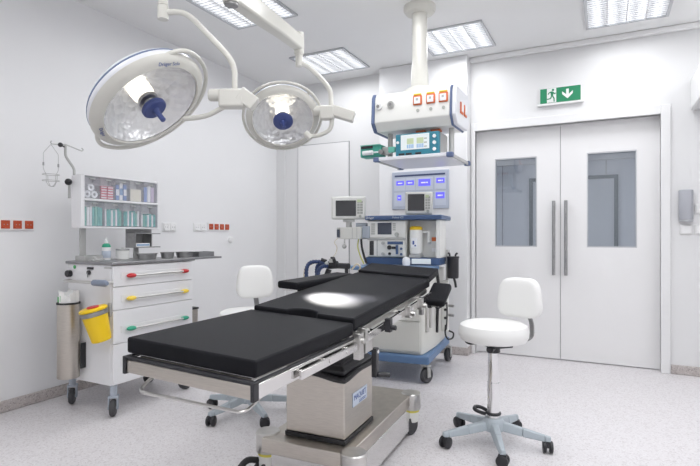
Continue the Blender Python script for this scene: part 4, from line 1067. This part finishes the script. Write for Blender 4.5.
W(MB().tube(spline([(-2.07, 3.85, 1.095), (-2.085, 3.82, 1.06), (-2.055, 3.81, 1.02), (-2.06, 3.80, .97), (-2.05, 3.7, .92)], 6), .003, 6), 'sample_tube', 'hose beige', t)

# ------------------------------------------------------------------ surgical lamps
def lamp_head(root, Cp, axis, k, ring_roll, arc, cap=1.0):
    """head whose light leaves along `axis`; k scales the large head (glass radius .27)"""
    M = axis_matrix(Cp, V(axis)) @ Matrix.Rotation(ring_roll, 4, 'Z') @ Matrix.Diagonal((k, k, k, 1))
    hs = W(MB(M).lathe([(.290, -.012), (.312, -.030), (.312, -.060), (.296, -.090), (.250, -.130), (.160, -.162), (0, -.176)], 56), 'housing', 'lamp cool white', root, angle=60)
    W(MB(M).lathe([(.3115, -.060), (.3130, -.064), (.3085, -.073), (.3055, -.073)], 56), 'stripe', 'stripe blue', hs)
    W(MB(M).lathe([(.262, .004), (.267, .012), (.292, .002), (.314, -.016), (.319, -.028), (.312, -.034), (.262, .002)], 56), 'front_ring', 'lamp white', root, angle=60)
    W(MB(M).lathe([(.0, -.150), (.08, -.145), (.16, -.115), (.22, -.065), (.2615, .001)], 56), 'reflector', 'reflector', root, angle=60)
    W(MB(M).lathe([(0, .0025), (.2615, .0025), (.2615, .0045), (0, .0045)], 56), 'glass', 'lamp glass', root)
    hb = W(MB(M).lathe([(0, -.142), (.058, -.142), (.060, -.118), (.054, -.116), (.054, -.106), (.058, -.104), (.058, -.082), (.052, -.080), (.052, -.070), (.054, -.068), (.050, -.050), (0, -.050)], 32), 'bulb_carrier', 'lamp glow', root)
    W(MB(M).lathe([(.051, -.0495), (.054, -.046), (.054, -.030), (.048, -.026), (0, -.026)], 32), 'metal_ring', 'steel', hb)
    W(MB(M).lathe([(0, .005), (.060*cap, .005), (.066*cap, .012), (.066*cap, .026), (.058*cap, .034), (.036, .036), (0, .036)], 32), 'centre_cap', 'lamp blue', root)
    W(MB(M).lathe([(.030, -.0255), (.030, .0048), (0, .0048)], 24), 'centre_stem', 'steel', hb)
    W(MB(M).lathe([(.020*cap, .0365), (.014*cap, .060), (.014*cap, .105), (.010*cap, .110), (0, .110)], 20), 'sterile_handle', 'lamp blue', root)
    if arc:   # open grip loop: its ends run into the bezel
        a0, a1 = arc; n = 60; L = []
        for i in range(n+1):
            a = radians(a0+(a1-a0)*i/n); e = min(1, min(i, n-i)/6); rr = .296+.049*sin(e*pi/2)
            L.append((rr*cos(a), rr*sin(a), -.030))
        rg = MB(M).tube(L, .0115, 10)
    else:
        rg = MB(M).tube([(.340*cos(2*pi*i/72), .340*sin(2*pi*i/72), -.040) for i in range(72)], .0125, 10, closed=True)
        for a in (0, pi): rg.tube([(.295*cos(a), .295*sin(a), -.040), (.340*cos(a), .340*sin(a), -.040)], .013, 10)
    W(rg, 'handle_ring', 'lamp white', root)
    return M
A1 = V((.635, .127, -.762)); C1 = V((-2.008, 1.786, 1.764))
L1 = thing('surgical_lamp', 'large white dome surgical lamp at upper left', 'surgical lamp', (-1.25, 2.20, ZC-.30))
lamp_head(L1, C1, A1, .95, 0, (15, -222))
HUB = V((-1.25, 2.20, 0))
W(MB().cyl((HUB.x, HUB.y, 2.45), (HUB.x, HUB.y, 2.55), .07, n=24).tube([(HUB.x, HUB.y, 2.50), (-1.55, 1.40, 2.50)], .04, 12).cyl((-1.55, 1.40, 2.38), (-1.55, 1.40, 2.54), .045, n=20), 'extension_arm', 'lamp white', L1)
W(MB().tube([(-1.55, 1.40, 2.43), (-1.959, 1.81, 2.43)], .045, 12), 'spring_arm', 'lamp white', L1)
W(MB().cyl((-1.959, 1.81, 2.262), (-1.959, 1.81, 2.47), .024, n=20).cyl((-1.959, 1.81, 2.192), (-1.959, 1.81, 2.258), .0265, n=20), 'drop_post', 'lamp white', L1)
ar = rounded([(-1.959, 1.81, 2.226), (-1.880, 1.849, 2.230), (-1.835, 1.872, 2.205), (-1.672, 1.955, 2.015), (-1.640, 1.971, 1.955), (-1.640, 1.971, 1.835)], .045)
W(MB().tube(ar, .0145, 12), 'suspension_tube', 'lamp white', L1)
def joint(root, cl, cr, zc, tip, blk, r=.030):
    """joint housing from cl to cr, a round pivot at the left tip and a flat block to the right"""
    cl, cr = V(cl), V(cr); d = (cr-cl).normalized(); n = V((0, 0, 1)).cross(d)
    M = facing((cl+cr)/2, d, (0, 0, 1)); h = (cr-cl).length/2
    j = W(MB(M).box(-h*.42, h, -.065, .026, -.035, .035), 'joint_housing', 'lamp white', root, bevel=.010)
    W(MB(M).lathe([(0, -.002), (r*.8, -.002), (r, .004), (r, h*1.05), (0, h*1.05)], 24, axis_matrix((-h*1.02, 0, 0), (1, 0, 0))), 'pivot', 'lamp white', j)
    b = MB().hexa([])if False else MB()
    p, q = cr + V((0, 0, -.01)), V(blk); e = (q-p).normalized(); u = n.cross(e)
    Q = facing(p, e, u)
    W(MB(Q).box(-.03, (q-p).length, -.036, .036, -.034, .034), 'counter_block', 'lamp white', j, bevel=.007)
    W(MB(M).box(-h*.30, -h*.12, -.052, -.042, .035, .0365).box(h*.1, h*.28, -.052, -.042, .035, .0365), 'marks', 'silver grey', j) if False else None
    return j
joint(L1, (-1.752, 1.915, 1.815), (-1.597, 1.993, 1.815), 1.815, None, (-1.552, 2.022, 1.765))
lo1 = rounded([(-1.665, 1.955, 1.765), (-1.69, 1.94, 1.752), (-1.750, 1.912, 1.716), (-1.800, 1.89, 1.704), (-1.868, 1.862, 1.699)], .03)
W(MB().tube(lo1, .0125, 10), 'yoke_tube', 'lamp white', L1)
# small lamp
A2 = V((.433, -.534, -.726)); C2 = V((-1.94, 2.829, 1.90))
L2 = thing('surgical_lamp', 'smaller white surgical lamp hanging beyond the large one', 'surgical lamp', (-1.25, 2.20, ZC))
lamp_head(L2, C2, A2, .775, radians(20), None, 1.3)
W(MB().lathe([(0, 2.56), (.06, 2.56), (.06, 2.74), (.14, 2.76), (.14, ZC), (0, ZC)], 32, Matrix.Translation((HUB.x, HUB.y, 0))), 'ceiling_column', 'lamp white', L2)
W(MB().tube([(HUB.x, HUB.y, 2.62), (-1.73, 2.035, 2.62)], .04, 12).cyl((-1.73, 2.035, 2.50), (-1.73, 2.035, 2.66), .046, n=20), 'extension_arm', 'lamp white', L2)
W(MB().cyl((-1.722, 2.042, 2.318), (-1.722, 2.042, 2.50), .042, n=20), 'elbow_post', 'lamp white', L2)
W(MB().cyl((-1.722, 2.042, 2.306), (-1.722, 2.042, 2.3175), .036, n=20), 'elbow_cap', 'dull steel', L2)
p, q_ = V((-1.722, 2.042, 2.365)), V((-1.843, 2.878, 2.425)); e = (q_-p).normalized(); sd = V((0, 0, 1)).cross(e).normalized(); up_ = e.cross(sd)
def sec(c, w, h0, h1): return [c+sd*w-up_*h0, c-sd*w-up_*h0, c-sd*w+up_*h1, c+sd*w+up_*h1]
L_ = (q_-p).length; secs = [sec(p-e*.03, .040, .045, .055), sec(p+e*L_*.30, .043, .050, .060), sec(p+e*L_*.62, .040, .046, .050), sec(q_+e*.02, .034, .055, .040)]
b = MB(); vs = []; fs = []
for i, s4 in enumerate(secs):
    vs += s4
    if i: o = (i-1)*4; fs += [(o+j, o+(j+1) % 4, o+4+(j+1) % 4, o+4+j) for j in range(4)]
b.add(vs, fs+[(3, 2, 1, 0), (12, 13, 14, 15)])
W(b, 'spring_arm', 'lamp white', L2, bevel=.014, seg=3)
W(MB().cyl((-1.843, 2.878, 2.350), (-1.843, 2.878, 2.488), .034, n=22).cyl((-1.843, 2.878, 2.338), (-1.843, 2.878, 2.350), .030, n=22), 'end_pivot', 'lamp white', L2)
W(MB().cyl((-1.843, 2.878, 2.262), (-1.843, 2.878, 2.3375), .024, n=20), 'drop_post', 'lamp white', L2)
ar = rounded([(-1.843, 2.878, 2.285), (-1.800, 2.900, 2.272), (-1.729, 2.936, 2.204), (-1.665, 2.968, 2.125), (-1.650, 2.976, 2.075), (-1.650, 2.976, 1.985)], .05)
W(MB().tube(ar, .0165, 12), 'suspension_tube', 'lamp white', L2)
joint(L2, (-1.757, 2.922, 1.962), (-1.630, 2.986, 1.968), 1.96, None, (-1.505, 3.035, 1.915), .034)
lo2 = rounded([(-1.645, 2.979, 1.910), (-1.648, 2.978, 1.845), (-1.690, 2.958, 1.808), (-1.757, 2.924, 1.788), (-1.785, 2.908, 1.800)], .03)
W(MB().tube(lo2, .0145, 10), 'yoke_tube', 'lamp white', L2)
# clamp where the yoke meets the ring
W(MB().cyl((-1.772, 2.915, 1.776), (-1.805, 2.895, 1.815), .022, n=14), 'yoke_clamp', 'lamp white', L2)
text('lettering', 'Dräger', .026, facing(C1+A1*.0, (1, 0, 0), (0, 0, 1)), 'ink blue', L1, world=True) if False else None
# ring lettering: placed on the sloped front ring at two clock positions
def ring_text(root, Cp, axis, k, ang, s, size, flip=1):
    n = V(axis).normalized(); x = axis_matrix(Cp, n); ca, sa = cos(ang), sin(ang)
    rad = (x.to_3x3() @ V((ca, sa, 0))).normalized(); tan = n.cross(rad)
    p = V(Cp) + rad*.284*k + n*.0105*k
    nn = (n*.97 + rad*.30).normalized(); upv = (rad - nn*rad.dot(nn)).normalized()*flip
    right = upv.cross(nn)
    return text('lettering', s, size, facing(p, right, upv), 'ink blue', root, world=True)
RT1, RT2 = 13, 132
ring_text(L1, C1, A1, .95, radians(RT1), 'Dräger Sola', .024)
ring_text(L1, C1, A1, .95, radians(RT2), 'Dräger', .024, -1)

# beams of the two surgical lamps on the table
def spot(C0, tgt, e, ang, blend, r=.08):
    l = bpy.data.lights.new('lamp_beam', 'SPOT'); l.energy = e; l.spot_size = radians(ang); l.spot_blend = blend; l.shadow_soft_size = r; l.color = (1, .97, .93)
    o = bpy.data.objects.new('lamp_beam', l); COL.objects.link(o); o.location = C0
    o.rotation_euler = (V(tgt)-V(C0)).to_track_quat('-Z', 'Y').to_euler()
TG = V((-1.215, 2.19, .838))
spot(C1 + A1*.13, TG, 1700, 14, 1, .02); spot(C2 + A2*.11, TG, 1900, 12, 1, .02)

# ------------------------------------------------------------------ camera, world, view
cam = bpy.data.cameras.new('camera'); co = bpy.data.objects.new('camera', cam); COL.objects.link(co)
co.location = (0, 0, 1.114); co.rotation_euler = (radians(90), 0, radians(26.845))
cam.sensor_width = 36; cam.lens = 502.456/700*36; cam.shift_y = 3.1/700; cam.clip_start = .02
sc = bpy.context.scene; sc.camera = co
w = bpy.data.worlds.new('world'); sc.world = w; w.use_nodes = True
w.node_tree.nodes['Background'].inputs['Color'].default_value = (.8, .85, .9, 1); w.node_tree.nodes['Background'].inputs['Strength'].default_value = .3
vs_ = sc.view_settings; vs_.view_transform = 'Standard'; vs_.look = 'None'; vs_.gamma = 1; vs_.exposure = 0.1; vs_.use_curve_mapping = False
